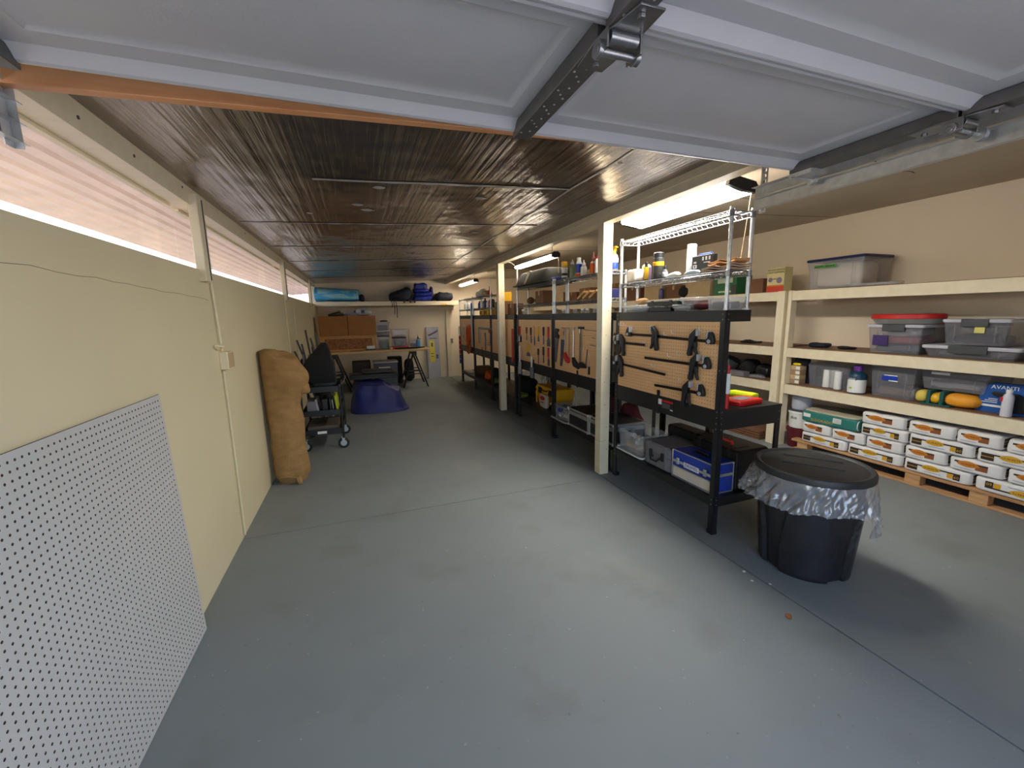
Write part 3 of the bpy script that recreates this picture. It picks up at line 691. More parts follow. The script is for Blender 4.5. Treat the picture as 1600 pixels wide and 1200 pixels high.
# ================================================================== BUILDERS FOR THE SMALL THINGS (all face the aisle, -x, unless turned)
def tote(name, label, loc, w, d, h, mat, cat='storage tote', rz=0, lid=None, lid_mat=None, latch=None, fill=(), taper=0.88, group=None, tag_=None, handle=None):
    t = thing(name, label, cat, loc, rz, group)
    a = MB(); a.shell(w, d, h, taper, 0.003, 0.006, 0.02)
    k0 = (1+taper)/2
    for s in (-1, 1): a.box(-d/2*k0-0.003, -d/2*k0+0.006, s*w*0.3-0.004, s*w*0.3+0.004, h*0.1, h*0.85)
    obj('body', a, mat, t)
    for i, (fm, z0, z1, k) in enumerate(fill):
        a = MB(); a.super(d*k*taper, w*k*taper, (z1-z0), 5, 6, (0, 0, (z0+z1)/2+.004), 0, 0.012, i+int(w*99)); obj('contents', a, fm, t)
    if lid_mat:
        a = MB(); a.loft([[(x, y, h+z) for x, y in rrect(w+g, d+g, 0.025)] for z, g in ((-0.012, 0.006), (0.006, 0.014), (0.014, 0.004), (0.014, -0.05), (0.009, -0.06))]); lo = obj('lid', a, lid_mat, t)
        if latch:
            for s in (-1, 1):
                a = MB(); a.box(s*(d/2+.004)-.008, s*(d/2+.004)+.008, -w*0.2, w*0.2, h-0.045, h+0.016); obj('latch', a, latch, lo, bev=0.003)
    if tag_:
        a = MB(); X = -d/2*k0-0.005
        for (y0, y1, z0, z1, m) in tag_[0]: a.box(X-0.001*(1+m*0.4), X+.002, y0, y1, z0, z1, m)
        if len(tag_) > 2: 
            for q in tag_[2]: a.text(*q)
        obj('sticker', a, tag_[1], t, smooth=0)
    return t
def carton(name, label, loc, w, d, h, mat, cat='box', rz=0, group=None, tape=True, prints=None, pmats=None):
    t = thing(name, label, cat, loc, rz, group)
    a = MB(); a.box(-d/2, d/2, -w/2, w/2, 0, h); obj('carton', a, mat, t, bev=0.004)
    if tape:
        a = MB(); a.box(-d/2-.0008, d/2+.0008, -0.02, 0.02, h-0.06, h+0.0008); obj('tape', a, TANB, t, smooth=0)
    if prints:
        a = MB()
        for (y0, y1, z0, z1, m) in prints[0]: a.box(-d/2-0.0012-0.0003*m, -d/2+.001, y0, y1, z0, z1, m)
        for q in prints[1] if len(prints) > 1 else []: a.text(*q)
        obj('printed_face', a, pmats, t, smooth=0)
    return t
def bottle(name, label, loc, r, h, body, cap, cat='bottle', neck=0.4, band=None, cap_h=0.15, squirt=False, group=None):
    t = thing(name, label, cat, loc, 0, group)
    zb = h*(1-cap_h)
    a = MB()
    if neck < 0.95: a.lathe([(0, 0), (r*.95, 0), (r, 0.006), (r, zb*0.78), (r*0.85, zb*0.88), (r*neck, zb*0.97), (r*neck, zb), (0, zb)], n=18)
    else: a.lathe([(0, 0), (r*.95, 0), (r, 0.005), (r, zb*0.97), (r*.9, zb), (0, zb)], n=18)
    obj('body', a, body, t)
    a = MB(); rc = r*neck*1.2 if neck < .95 else r*0.98
    if squirt: a.lathe([(rc, zb-.004), (rc, zb+h*cap_h*.3), (rc*.35, zb+h*cap_h*.6), (rc*.2, h), (0, h)], n=12)
    else: a.lathe([(rc, zb-.004), (rc, h-.004), (rc*.9, h), (0, h)], n=16)
    obj('cap', a, cap, t)
    if band:
        for m, (z0, z1, bm) in enumerate(band): a = MB(); a.lathe([(r+.0008+.0004*m, zb*z0), (r+.0012+.0004*m, zb*(z0+.01)), (r+.0012+.0004*m, zb*(z1-.01)), (r+.0008+.0004*m, zb*z1)], n=18); obj('label', a, bm, t)
    return t
def hard_case(name, label, loc, w, d, h, mat, rz=0, handle=None, latch=None, cat='case', edge=0.01, split=0.55, lie=False):
    t = thing(name, label, cat, loc, rz)
    a = MB(); r = 0.018
    a.loft([[(x, y, z) for x, y in rrect(w+g, d+g, r)] for z, g in ((0, -0.016), (0.008, 0), (h*split-.006, 0), (h*split-.003, 0.008), (h*split+.003, 0.008), (h*split+.006, 0), (h-0.012, 0), (h, -0.02))])
    for s in (-1, 1): a.box(-d/2-0.006, d/2*0.2, s*w*0.32-0.012, s*w*0.32+0.012, h*0.08, h+0.003)
    obj('shell', a, mat, t, bev=0.002)
    if handle:
        a = MB(); X = -d/2
        a.tube([(X, -w*.14, h*split-.02), (X-.03, -w*.14, h*split-.03), (X-.034, -w*.10, h*split-.045), (X-.034, w*.10, h*split-.045), (X-.03, w*.14, h*split-.03), (X, w*.14, h*split-.02)], 0.008, 8); obj('handle', a, handle, t)
    if latch:
        for s in (-1, 1):
            a = MB(); a.box(-d/2-0.013, -d/2, s*w*0.22-0.016, s*w*0.22+0.016, h*split-.035, h*split+.03); obj('latch', a, latch, t, bev=0.003)
    return t

# ------------------------------------------------------------------ bar clamps on the nearest pegboard
PX = 2.2175
def bar_clamp(label, z, yj, yt, ye, tilt=0.0):
    """jaw end yj, pistol grip yt, loose bar end ye"""
    s = 1 if yt > yj else -1
    t = thing('bar_clamp', label, 'bar clamp', (PX-0.018, yj, z), 0, 'bar clamps on the nearest pegboard'); t.rotation_euler = (tilt, 0, 0)
    L = abs(ye-yj); g = abs(yt-yj)
    Q = lambda pts: [(s*a, b) for a, b in pts]
    a = MB(); a.box(-0.003, 0.003, min(0, s*L), max(0, s*L), -0.010, 0.010); obj('bar', a, DARK, t, bev=0.001)
    a = MB(); a.prism(Q([(-0.035, -0.018), (0.022, -0.018), (0.024, 0.012), (0.014, 0.03), (0.006, 0.062), (-0.012, 0.064), (-0.03, 0.04), (-0.042, 0.005)]), -0.014, 0.014); obj('fixed_jaw', a, BLKP, t, bev=0.004)
    a = MB(); a.prism(Q([(0.010, 0.018), (0.021, 0.018), (0.017, 0.068), (0.003, 0.068)]), -0.0165, 0.0165); obj('jaw_pad', a, LGREY, t, bev=0.002)
    a = MB(); a.lathe([(0, 0), (0.013, 0), (0.014, -0.005), (0.010, -0.008), (0, -0.008)], (-0.0145, -s*0.008, 0), 16, 0, 'x'); obj('end_knob', a, LGREY, t)
    a = MB(); a.prism(Q([(g-0.03, 0.034), (g-0.032, 0.075), (g-0.018, 0.078), (g+0.004, 0.06), (g+0.03, 0.036), (g+0.038, 0.0), (g+0.034, -0.02), (g+0.036, -0.05), (g+0.046, -0.10), (g+0.034, -0.118), (g+0.016, -0.112), (g+0.010, -0.05), (g-0.010, -0.022), (g-0.02, 0.02)]), -0.015, 0.015); obj('grip', a, BLKP, t, bev=0.005)
    a = MB(); a.prism(Q([(g-0.024, -0.008), (g-0.006, -0.02), (g-0.012, -0.07), (g-0.034, -0.108), (g-0.048, -0.104), (g-0.032, -0.065), (g-0.032, -0.02)]), -0.009, 0.009); obj('trigger', a, BLKP, t, bev=0.003)
    a = MB(); a.prism(Q([(g-0.046, 0.03), (g-0.032, 0.03), (g-0.030, 0.076), (g-0.044, 0.076)]), -0.016, 0.016); obj('moving_pad', a, LGREY, t, bev=0.002)
    return t
bar_clamp('black bar clamp high on the pegboard with its jaws spread wide apart', 1.365, 3.055, 2.725, 2.655)
bar_clamp('black bar clamp in the top corner by the bench end, jaws a little open', 1.350, 2.165, 2.310, 2.735, 0.02)
bar_clamp('short black bar clamp closed at the upper end of the pegboard by the cream post', 1.285, 3.235, 3.165, 2.845)
bar_clamp('long-barred black bar clamp closed below the short one by the cream post', 1.097, 3.250, 3.180, 2.584, 0.04)
bar_clamp('black bar clamp with a long level bar at mid height by the bench end', 1.180, 2.185, 2.290, 2.838)
bar_clamp('lowest black bar clamp, hanging over the bench rail', 0.985, 2.222, 2.350, 2.700, -0.03)
for i, (y, z, lb) in enumerate(((3.24, 1.34, 'cream round price sticker at the upper end of the pegboard by the cream post'), (2.115, 1.345, 'cream round price sticker in the top corner of the pegboard by the bench end'))):
    one('round_sticker', lb, 'sticker', MB().lathe([(0, 0), (0.016, 0), (0.016, -0.0008), (0, -0.0008)], (0, 0, 0), 16, 0, 'x'), OCHRE, (PX-0.0002, y, z))
HK = [(2.85, 1.30), (2.60, 1.375), (2.52, 1.39), (3.0, 1.405), (3.17, 1.44), (3.2, 1.44), (3.13, 1.44), (2.45, 1.235), (2.55, 1.215), (2.73, 1.12), (2.42, 1.045), (2.25, 1.42)]
for i, (y, z) in enumerate(HK):
    one('peg_hook', 'small white peg hook stuck in the nearest pegboard', 'hook', MB().tube([(0.003, 0, 0), (-0.012, 0, 0), (-0.03, 0, 0.002), (-0.033, 0, 0.025)], 0.0022, 6), WHITE, (PX, y, z), group='white hooks on the nearest pegboard')

# ------------------------------------------------------------------ nearest bench, lower shelf
Z0 = 0.271
t = tote('storage_box', 'open clear plastic box with white rolls standing on its upturned lid', (2.39, 3.075, Z0+.022), 0.385, 0.30, 0.185, CLEAR, fill=[(TANB, 0.01, 0.06, .8)], cat='storage box')
random.seed(2)
for i in range(5):
    a = MB(); a.cyl((-0.07+random.uniform(-.03, .06), -0.10+.05*i, 0.07+.012*i), (-0.03+random.uniform(-.03, .05), -0.07+.05*i, 0.10+.008*i), 0.022, 0.022); obj('roll', a, [WHITE, PAPER, TANB, WHITE, LGREY][i], t)
one('box_lid', 'white lid upturned under the clear box on the nearest bench shelf', 'lid', MB().loft([[(x, y, z) for x, y in rrect(.41+g, .325+g, .03)] for z, g in ((0, -.02), (.004, 0), (.02, .006), (.02, -.004), (.006, -.012))]), WHITE, (2.385, 3.075, Z0))
hard_case('tool_case', 'grey ribbed tool case with black handle beside the blue box', (2.41, 2.695, Z0), 0.325, 0.33, 0.20, GREY, handle=BLKP, latch=BLKP)
t = thing('tool_chest', 'blue and silver tool chest with a cream drawer lettered DREMEL', 'tool chest', (2.335, 2.305, Z0))
w_, d_, h_ = 0.40, 0.185, 0.222
a = MB(); a.box(-d_/2, d_/2, -w_/2, w_/2, 0, h_); obj('body', a, BLUE, t, bev=0.003)
a = MB(); e = 0.009
for x in (-1, 1):
    for y in (-1, 1): a.box(x*d_/2-e/2, x*d_/2+e/2, y*w_/2-e/2, y*w_/2+e/2, 0, h_)
for z in (e/2, h_*0.60, h_-e/2):
    for s in (-1, 1): a.box(s*d_/2-e/2, s*d_/2+e/2, -w_/2, w_/2, z-e/2-(.006 if z == h_*.6 else 0), z+e/2+(.006 if z == h_*.6 else 0)); a.box(-d_/2, d_/2, s*w_/2-e/2, s*w_/2+e/2, z-e/2-(.006 if z == h_*.6 else 0), z+e/2+(.006 if z == h_*.6 else 0))
obj('edging', a, ALU, t, bev=0.002)
a = MB(); a.box(-d_/2-.006, -d_/2+.01, -w_/2+.012, w_/2-.012, 0.014, 0.098); dr = obj('drawer', a, CREAMP, t, bev=0.003)
a = MB(); a.box(-d_/2-.016, -d_/2-.005, -w_/2+.02, w_/2-.02, 0.092, 0.100); obj('drawer_pull', a, ALU, dr, bev=0.002)
for s in (-1, 1):
    a = MB(); a.box(-d_/2-.014, -d_/2-.004, s*.135-.014, s*.135+.014, 0.115, 0.168); a.box(-d_/2-.018, -d_/2-.012, s*.135-.009, s*.135+.009, 0.122, 0.150); obj('latch', a, ALU, t, bev=0.002)
a = MB(); a.box(-d_/2-.0055, -d_/2-.004, -.075, .075, 0.112, 0.152); a.text('DREMEL', 0.033, (-d_/2-.0058, 0, 0.132), '-x', 1, .0004, 1.05); obj('name_plate', a, [WHITE, BLUE], t, smooth=0)
a = MB(); a.box(-.02, .02, -.075, .075, h_, h_+.004); a.tube([(0, -.06, h_), (0, -.055, h_+.018), (0, .055, h_+.018), (0, .06, h_)], .007, 8); obj('top_handle', a, BLKP, t)
hard_case('power_tool_case', 'large flat black case at the back of the nearest bench shelf behind the grey case', (2.655, 2.765, Z0), 0.42, 0.145, 0.27, BLKP, cat='case')
t = hard_case('power_tool_case', 'large black case with a red handle behind the blue tool chest', (2.605, 2.31, Z0), 0.42, 0.31, 0.29, BLKP, cat='case')
a = MB(); a.tube([(-.05, .07, .288), (-.05, .065, .312), (-.05, -.065, .312), (-.05, -.07, .288)], .011, 8); obj('handle', a, RED, t)
# nearest bench, worktop
WT = 0.891
t = thing('plastic_case', 'flat red plastic case on the nearest worktop corner', 'case', (2.555, 2.19, WT), 0.1); a = MB(); a.loft([[(x, y, z) for x, y in rrect(.165+g, .25+g, .015)] for z, g in ((0, -.01), (.01, 0), (.026, 0), (.034, -.012))]); obj('shell', a, RED, t)
a = MB(); a.box(-.07, .07, -.045, .045, .033, .036); obj('clear_panel', a, GREY, t, bev=.002)
t = thing('plastic_case', 'long lime yellow plastic case on the nearest worktop behind the red one', 'case', (2.725, 2.325, WT), 0.15); a = MB(); a.loft([[(x, y, z) for x, y in rrect(.20+g, .085+g, .012)] for z, g in ((0, -.01), (.01, 0), (.034, 0), (.044, -.012))]); obj('shell', a, LIME, t)
a = MB(); [a.box(-.046, -.040, -.085+.024*k, -.073+.024*k, .008, .03) for k in range(7)]; obj('grip_ribs', a, LIME, t, bev=.001)
hard_case('small_case', 'small dark green case at the back of the nearest worktop', (2.68, 2.60, WT), 0.24, 0.16, 0.05, M('dark_green_plastic', (22, 54, 46), .45))
bottle('grease_tube', 'tall red tube with a white wrapper behind the bench end post', (2.305, 2.095, WT), 0.017, 0.30, RED, RED, 'tube', neck=0.6, band=[(0.40, 0.92, WHITE)], cap_h=0.12)
# nearest bench, top tray
ZT = 1.555
t = tote('organizer', 'clear flat parts organizer at the post end of the nearest bench tray', (2.33, 3.07, ZT), 0.37, 0.16, 0.045, CLEAR, cat='organizer', fill=[(GREY, .004, .036, .92)], lid_mat=CLEAR)
a = MB(); a.super(.10, .12, .055, 2.5, 6, (0, 0, .032), 0, .006, 4); one('sanding_sponge', 'tan sanding sponge lying on the clear organizer', 'sponge', a, TANCL, (2.33, 3.07, ZT+.057))
for i, (y, w_, z, lb) in enumerate(((2.745, .25, 0, 'lower black parts case in the nearest bench tray'), (2.725, .36, .046, 'upper black parts case with clear lid in the nearest bench tray'))):
    t = thing('parts_case', lb, 'parts case', (2.33, y, ZT+z)); a = MB(); a.box(-.075, .075, -w_/2, w_/2, 0, .033); obj('tray', a, BLKP, t, bev=.003)
    a = MB(); a.box(-.076, .076, -w_/2, w_/2, .033, .044); obj('lid', a, CLOUD, t, bev=.003)
    for q in (-.3, .3):
        a = MB(); a.box(-.079, -.075, q*w_-.014, q*w_+.014, .018, .04); obj('latch', a, BLKP, t)
for i, (y, z, lb, fm) in enumerate(((2.51, 0, 'clear parts case full of bits in the nearest bench tray', GREY), (2.43, .05, 'clear parts case on top, beside the black parts cases', RUST))):
    tote('organizer', lb, (2.32, y, ZT+z*.98), 0.19, 0.14, 0.036, CLEAR, cat='organizer', fill=[(fm, .004, .03, .9)], lid_mat=CLEAR)
a = MB(); a.super(.10, .13, .05, 2.4, 8, (0, 0, .026), 0, .022, 9); one('glove', 'crumpled red and grey work glove in the nearest bench tray', 'glove', a, DRED, (2.30, 2.335, ZT))
tote('storage_box', 'clear open box of dark fittings at the end of the nearest bench tray', (2.32, 2.165, ZT), 0.21, 0.15, 0.085, CLEAR, cat='storage box', fill=[(M('plum_fittings', (70, 48, 66), .6), .004, .05, .85)])
one('tape_puck', 'small white disc on the very end of the nearest bench tray', 'disc', MB().lathe([(0, 0), (.02, 0), (.022, .004), (.02, .010), (0, .012)]), WHITE, (2.385, 2.066, ZT-.001))
# nearest rack, middle shelf
ZM = 1.8115
def soft(name, label, cat, loc, sx, sy, sz, mat, p=3, wob=.01, seed=0, rz=0, n=8, group=None):
    a = MB(); a.super(sx, sy, sz, p, n, (0, 0, sz/2), 0, wob, seed)
    for v in a.bm.verts: v.co.z = max(v.co.z, 0.002)
    return one(name, label, cat, a, mat, loc, rz, group)
soft('parts_bag', 'cloudy bag of parts at the post end of the tall wire rack', 'bag', (2.32, 3.155, ZM), .12, .15, .115, M('cloudy_bag', (206, 196, 186), .35), 5, .012, 1)
carton('small_box', 'violet and white packet behind the cloudy bag', (2.37, 3.0, ZM), .14, .06, .12, M('violet_card', (130, 122, 178), .5), tape=False)
soft('tape_roll', 'pale yellow roll on the tall wire rack beside the violet packet', 'roll', (2.38, 3.09, ZM+.10), .06, .07, .05, M('pale_yellow', (222, 208, 130), .6), 3, .004, 2)
bottle('bottle', 'slim black bottle with a yellow stripe on the tall wire rack', (2.30, 2.985, ZM), .018, .155, BLKP, BLKP, neck=.6, band=[(.1, .86, YEL)])
bottle('bottle', 'slim plain black bottle between the yellow striped ones', (2.34, 2.935, ZM), .02, .17, BLKP, BLKP, neck=.6)
bottle('bottle', 'large black bottle with a flip cap and yellow label band', (2.325, 2.865, ZM), .042, .215, M('charcoal_plastic', (54, 56, 54), .4), BLKP, neck=.97, band=[(.62, .8, YEL), (.05, .3, BLKP)], cap_h=.18)
bottle('bottle', 'little black and grey oil can beside the large black bottle', (2.31, 2.765, ZM), .020, .10, DGREY, BLKP, neck=.5, band=[(.2, .7, LGREY)], cap_h=.25)
soft('plastic_packet', 'crumpled white packet on the tall wire rack', 'packet', (2.31, 2.66, ZM+.001), .06, .14, .035, WHITE, 2.5, .02, 7)
soft('plastic_packet', 'crumpled white and blue packet beside the black carton', 'packet', (2.28, 2.44, ZM+.001), .06, .12, .03, M('pale_blue_film', (196, 214, 226), .3), 2.5, .02, 8)
bottle('bottle', 'tall white bottle standing beside the black carton', (2.385, 2.567, ZM), .034, .235, WHITE, WHITE, neck=.97, cap_h=.25)
carton('small_box', 'blue box standing behind the black carton', (2.415, 2.46, ZM), .11, .025, .158, BLUE, tape=False)
t = carton('black_carton', 'black carton with white icons on the tall wire rack', (2.375, 2.43, ZM), .19, .05, .138, BLKP, tape=False,
    prints=([(.05, .075, .085, .098, 0), (.045, .08, .05, .075, 0), (.056, .069, .056, .069, 1), (-.02, -.005, .10, .125, 0), (-.05, -.035, .10, .125, 0), (-.08, -.065, .10, .125, 0), (-.08, -.02, .082, .088, 0)],), pmats=[LGREY, BLKP])
def folds(u, v):
    y = -.16+.32*u; k = v*5; s = k % 1; L = int(k)
    x = (-.07 if (L % 2 == 0) == (s < .5) else .07)
    return Vector((x*(1+.06*math.sin(u*9)) , y, .006+.0105*k + .006*math.sin(u*11+L)*math.sin(u*5)))
def cloth_stack(n, w, d, th, seed):
    a = MB()
    for k in range(n):
        def top(u, v, k=k): return Vector((-d/2+d*v, -w/2+w*u, th*(k+.9)+.007*math.sin(u*10+k*.6+seed)+.003*math.sin(v*12+k)))
        def bot(u, v, k=k): return Vector((-d/2+d*v, -w/2+w*u, th*(k+.25)+.007*math.sin(u*10+k*.6+seed)+.003*math.sin(v*12+k)))
        L = []
        for j in range(17):
            u = j/16
            L.append([top(u, 0), top(u, .33), top(u, .66), top(u, 1), bot(u, 1), bot(u, .66), bot(u, .33), bot(u, 0)])
        a.loft(L)
    return a
one('rag', 'folded pale rag on the tall wire rack shelf end', 'cloth', cloth_stack(3, .27, .15, .011, 0), CLOTH, (2.325, 2.19, ZM))
one('glove', 'folded tan leather gloves lying on the rag', 'gloves', cloth_stack(2, .22, .13, .012, 2), TANCL, (2.34, 2.185, ZM+.048))

# ================================================================== SECOND AND THIRD BENCH
# hanging tools: built hanging from z=0 at the hook, in the plane of the board
def peg_tool(name, label, cat, y, z, parts, tilt=0.0, group=None, x=PX):
    t = thing(name, label, cat, (x, y, z), 0, group); t.rotation_euler = (tilt, 0, 0)
    for nm, polys, mat, th, bv in parts:
        a = MB()
        for p in polys: a.prism(p, -0.008-th/2, -0.008+th/2)
        obj(nm, a, mat, t, bev=bv)
    return t
def mm(*p): return [(a/1000, b/1000) for a, b in p]
WOODH = wood_mat('tool_handle_wood', (196, 140, 84), (220, 170, 112), 6, (6, 6, 1), .4)
# saws on the second bench
peg_tool('hand_saw', 'hand saw with black grip and pale blade on the second bench pegboard', 'saw', 4.50, 1.375, [
    ('blade', [mm((-45, -105), (45, -95), (60, -395), (18, -400))], STEEL, .0015, 0), ('grip', [mm((-48, 0), (20, 6), (52, -25), (46, -105), (-46, -112), (-52, -70), (-24, -62), (-14, -40), (-44, -28))], BLKP, .02, .004)])
peg_tool('hand_saw', 'hand saw with wooden grip on the second bench pegboard', 'saw', 4.345, 1.385, [
    ('blade', [mm((-50, -125), (48, -118), (72, -440), (22, -446))], DGREY, .0015, 0), ('grip', [mm((-48, 4), (20, 10), (52, -25), (50, -125), (-50, -132), (-56, -80), (-24, -70), (-12, -40), (-44, -28))], WOODH, .02, .004)])
def frame_saw(label, y, z, w, h, frame_m, grip_m, low, tilt=0.0):
    t = thing('hacksaw', label, 'saw', (PX-.012, y, z)); t.rotation_euler = (tilt, 0, 0)
    a = MB(); a.tube([(0, w/2, -h+.10), (0, w/2, -.03), (0, w/2-.03, 0), (0, -w/2+.02, 0), (0, -w/2, -.02), (0, -w/2, -.06)], .006, 8); obj('frame', a, frame_m, t)
    a = MB(); a.box(-.001, .001, -w/2-.006, -w/2+.006, -h+.06, -.05); obj('blade', a, STEEL, t)
    a = MB(); a.prism([(w/2+.012, -h+.12), (w/2-.02, -h+.12), (-w/2+.02, -h+.05), (-w/2-.012, -h+.07), (-w/2-.012, -h+.02), (-w/2+.015, -h), (w/2-.02, -h+.02), (w/2+.012, -h+.06)], -.011, .011); obj('grip', a, grip_m, t, bev=.004)
frame_saw('hacksaw with red grip and white bow on the second bench pegboard', 4.235, 1.392, .10, .40, LGREY, RED, 0)
frame_saw('tall chrome hacksaw with black grip on the second bench pegboard', 4.01, 1.402, .14, .45, SIL, BLKP, 0, .02)
t = thing('coping_saw', 'coping saw with black bar and grip beside the chrome hacksaw', 'saw', (PX-.012, 3.86, 1.40)); a = MB(); a.tube([(0, .06, 0), (0, .055, -.38), (0, -.05, -.40), (0, -.085, -.22)], .005, 8); obj('bow', a, DGREY, t)
a = MB(); a.box(-.012, .012, .0, .10, -.012, .012); obj('clamp_block', a, BLKP, t, bev=.003)
a = MB(); a.prism([(.075, -.37), (.03, -.36), (-.05, -.385), (-.06, -.42), (.06, -.43), (.085, -.41)], -.011, .011); obj('grip', a, BLKP, t, bev=.004)
for i, (y, z, l, lb) in enumerate(((3.70, 1.385, .30, 'long thin rod laid across the pegboard top by the nearest cream post'), (3.66, 1.232, .12, 'short steel pin across the pegboard by the nearest cream post'), (3.66, 1.31, .06, 'tiny steel pin on the pegboard by the nearest cream post'))):
    one('steel_rod', lb, 'rod', MB().cyl((-.012, l/2, 0), (-.012, -l/2, -.01), .0035), STEEL, (PX, y, z))
one('hook_tool', 'small chrome hooked tool on the second bench pegboard', 'hook', MB().tube([(-.01, .05, -.02), (-.01, .04, .0), (-.01, .0, .005), (-.01, -.01, -.03)], .004, 6), SIL, (PX, 3.86, 1.195))
one('bent_rod', 'thin bent rod by the coping saw grip', 'rod', MB().tube([(-.01, .02, 0), (-.01, -.01, -.06), (-.01, .05, -.28)], .003, 6), SIL, (PX, 3.745, 1.17))
peg_tool('punch', 'small black punch hanging low on the second bench pegboard', 'punch', 3.745, 1.005, [('body', [mm((-9, 0), (9, 0), (9, -85), (-9, -85))], BLKP, .016, .003)])
# chisels, scrapers and brushes on the third bench
def chisel(label, y, z, hm, hl, bl, bw, name='chisel', cat='chisel', tilt=0.0, hw=15):
    return peg_tool(name, label, cat, y, z, [('handle', [mm((-hw*.7, 0), (hw*.7, 0), (hw, -hl*.4), (hw*.7, -hl), (-hw*.7, -hl), (-hw, -hl*.4))], hm, .022, .005), ('blade', [mm((-6, -hl), (6, -hl), (bw, -hl-bl*.4), (bw, -hl-bl), (-bw, -hl-bl), (-bw, -hl-bl*.4))], STEEL, .003, 0)], tilt)
peg_tool('paint_brush', 'wide paint brush with red handle, its bristles dark and wrapper white', 'brush', 5.735, 1.385, [('handle', [mm((-16, 0), (16, 0), (20, -60), (13, -130), (-13, -130), (-20, -60))], RED, .022, .005), ('ferrule', [mm((-50, -128), (50, -128), (52, -150), (-52, -150))], STEEL, .022, 0), ('bristles', [mm((-52, -150), (52, -150), (54, -232), (-54, -232))], M('dark_bristles', (34, 34, 52), .8), .02, .002), ('wrapper', [mm((-24, -152), (24, -152), (24, -222), (-24, -222))], WHITE, .024, 0)])
chisel('thin dark chisel beside the red paint brush', 5.465, 1.375, BROWN, 90, 90, 6, tilt=.02)
chisel('dark handled chisel in the upper row of the third bench pegboard', 5.315, 1.375, M('dark_handle', (52, 40, 40), .45), 105, 105, 13, tilt=-.06)
chisel('pale wooden handled chisel in the upper row of the third bench', 5.205, 1.392, WOODH, 130, 125, 17, tilt=-.08)
chisel('yellow handled scraper in the upper row of the third bench', 5.055, 1.395, YEL, 120, 80, 26, 'scraper', 'scraper')
chisel('dark slim chisel next to the red handled scraper', 4.89, 1.39, MATS['dark_handle'], 110, 110, 10)
chisel('wide scraper with red handle in the upper row of the third bench', 4.74, 1.395, RED, 125, 120, 45, 'scraper', 'scraper')
chisel('wide yellow handled scraper in the lower row of the third bench', 5.422, 1.140, YEL, 110, 60, 58, 'scraper', 'scraper')
chisel('short dark handled chisel in the lower row of the third bench', 5.06, 1.10, MATS['dark_handle'], 85, 115, 12)
chisel('long dark handled chisel in the lower row of the third bench', 4.895, 1.135, MATS['dark_handle'], 110, 100, 14)
chisel('putty knife with red handle in the lower row of the third bench', 4.742, 1.135, RED, 120, 110, 28, 'putty_knife', 'putty knife')
peg_tool('paint_brush', 'thin white paint brush hanging low on the third bench', 'brush', 5.69, 1.105, [('handle', [mm((-8, 0), (8, 0), (14, -150), (10, -235), (-10, -235), (-14, -150))], WHITE, .014, .003), ('bristles', [mm((-34, -235), (34, -235), (38, -420), (-38, -420))], LGREY, .018, .002)], x=PX-.025)
peg_tool('paint_brush', 'white handled paint brush hanging over the third bench rail', 'brush', 5.24, .985, [('handle', [mm((-10, 0), (10, 0), (16, -80), (12, -150), (-12, -150), (-16, -80))], WHITE, .016, .003), ('bristles', [mm((-42, -150), (42, -150), (46, -300), (-46, -300))], GREY, .02, .002)], x=PX-.025)
peg_tool('spirit_level', 'long red spirit level hanging on the fourth bench pegboard', 'level', 6.05, 1.34, [('body', [mm((-24, 0), (24, 0), (24, -500), (-24, -500))], M('faded_red', (198, 66, 50), .45), .025, .003), ('end_cap', [mm((-27, -470), (27, -470), (27, -515), (-27, -515))], RED, .03, .004)])
# lower shelves
t = tote('storage_box', 'clear plastic box with a cord bag on its upturned lid, second bench lower shelf', (2.345, 4.42, Z0+.02), .34, .28, .16, CLOUD, cat='storage box', fill=[(PAPER, .005, .06, .8)], tag_=([(-.05, .05, .085, .13, 0), (-.02, .02, .03, .055, 1)], [BLUE, WHITE]))
one('box_lid', 'pale lid under the clear box on the second bench shelf', 'lid', MB().loft([[(x, y, z) for x, y in rrect(.41+g, .32+g, .03)] for z, g in ((0, -.02), (.004, 0), (.018, .006), (.018, -.004), (.006, -.012))]), LGREY, (2.335, 4.42, Z0))
a = MB(); a.tube([(0, 0, .09), (-.01, .02, .17), (.0, .0, .24), (.01, -.01, .36), (0, 0, .40)], [.05, .035, .014, .010, .004], 8); a.tube([(0, 0, .40), (0, 0.01, .42), (.01, .0, .44)], .004, 5)
one('plastic_bag', 'twisted clear bag standing up out of the second bench box', 'bag', a, CLOUD, (2.38, 4.36, Z0))
t = thing('flight_case', 'black case with aluminium edging on the second bench lower shelf', 'case', (2.40, 3.985, Z0)); w_, d_, h_ = .44, .36, .21
a = MB(); a.box(-d_/2, d_/2, -w_/2, w_/2, 0, h_); obj('panel', a, M('black_laminate', (32, 32, 34), .5), t)
a = MB(); e = .02
for x in (-1, 1):
    for y in (-1, 1): a.box(x*d_/2-e/2, x*d_/2+e/2, y*w_/2-e/2, y*w_/2+e/2, 0, h_)
for z in (e/2, h_*.70, h_*.80, h_-e/2):
    for s in (-1, 1): a.box(s*d_/2-e/2, s*d_/2+e/2, -w_/2, w_/2, z-e/2, z+e/2); a.box(-d_/2, d_/2, s*w_/2-e/2, s*w_/2+e/2, z-e/2, z+e/2)
obj('edging', a, ALU, t, bev=.002)
for y in (-1, 1):
    for z in (0.01, h_-.01):
        a = MB(); a.super(.036, .036, .03, 4, 5, (-d_/2, y*w_/2, z)); obj('corner_cap', a, SIL, t)
t2 = dup(t, (2.415, 3.53, Z0), 0, 'black case with aluminium edging half hidden by the nearest cream post')
a = MB(); a.super(.15, .34, .36, 3, 10, (0, 0, .19), 0, .03, 3); one('duffel_bag', 'dark maroon cloth bag behind the cases, second bench lower shelf', 'bag', a, DRED, (2.685, 4.12, Z0))
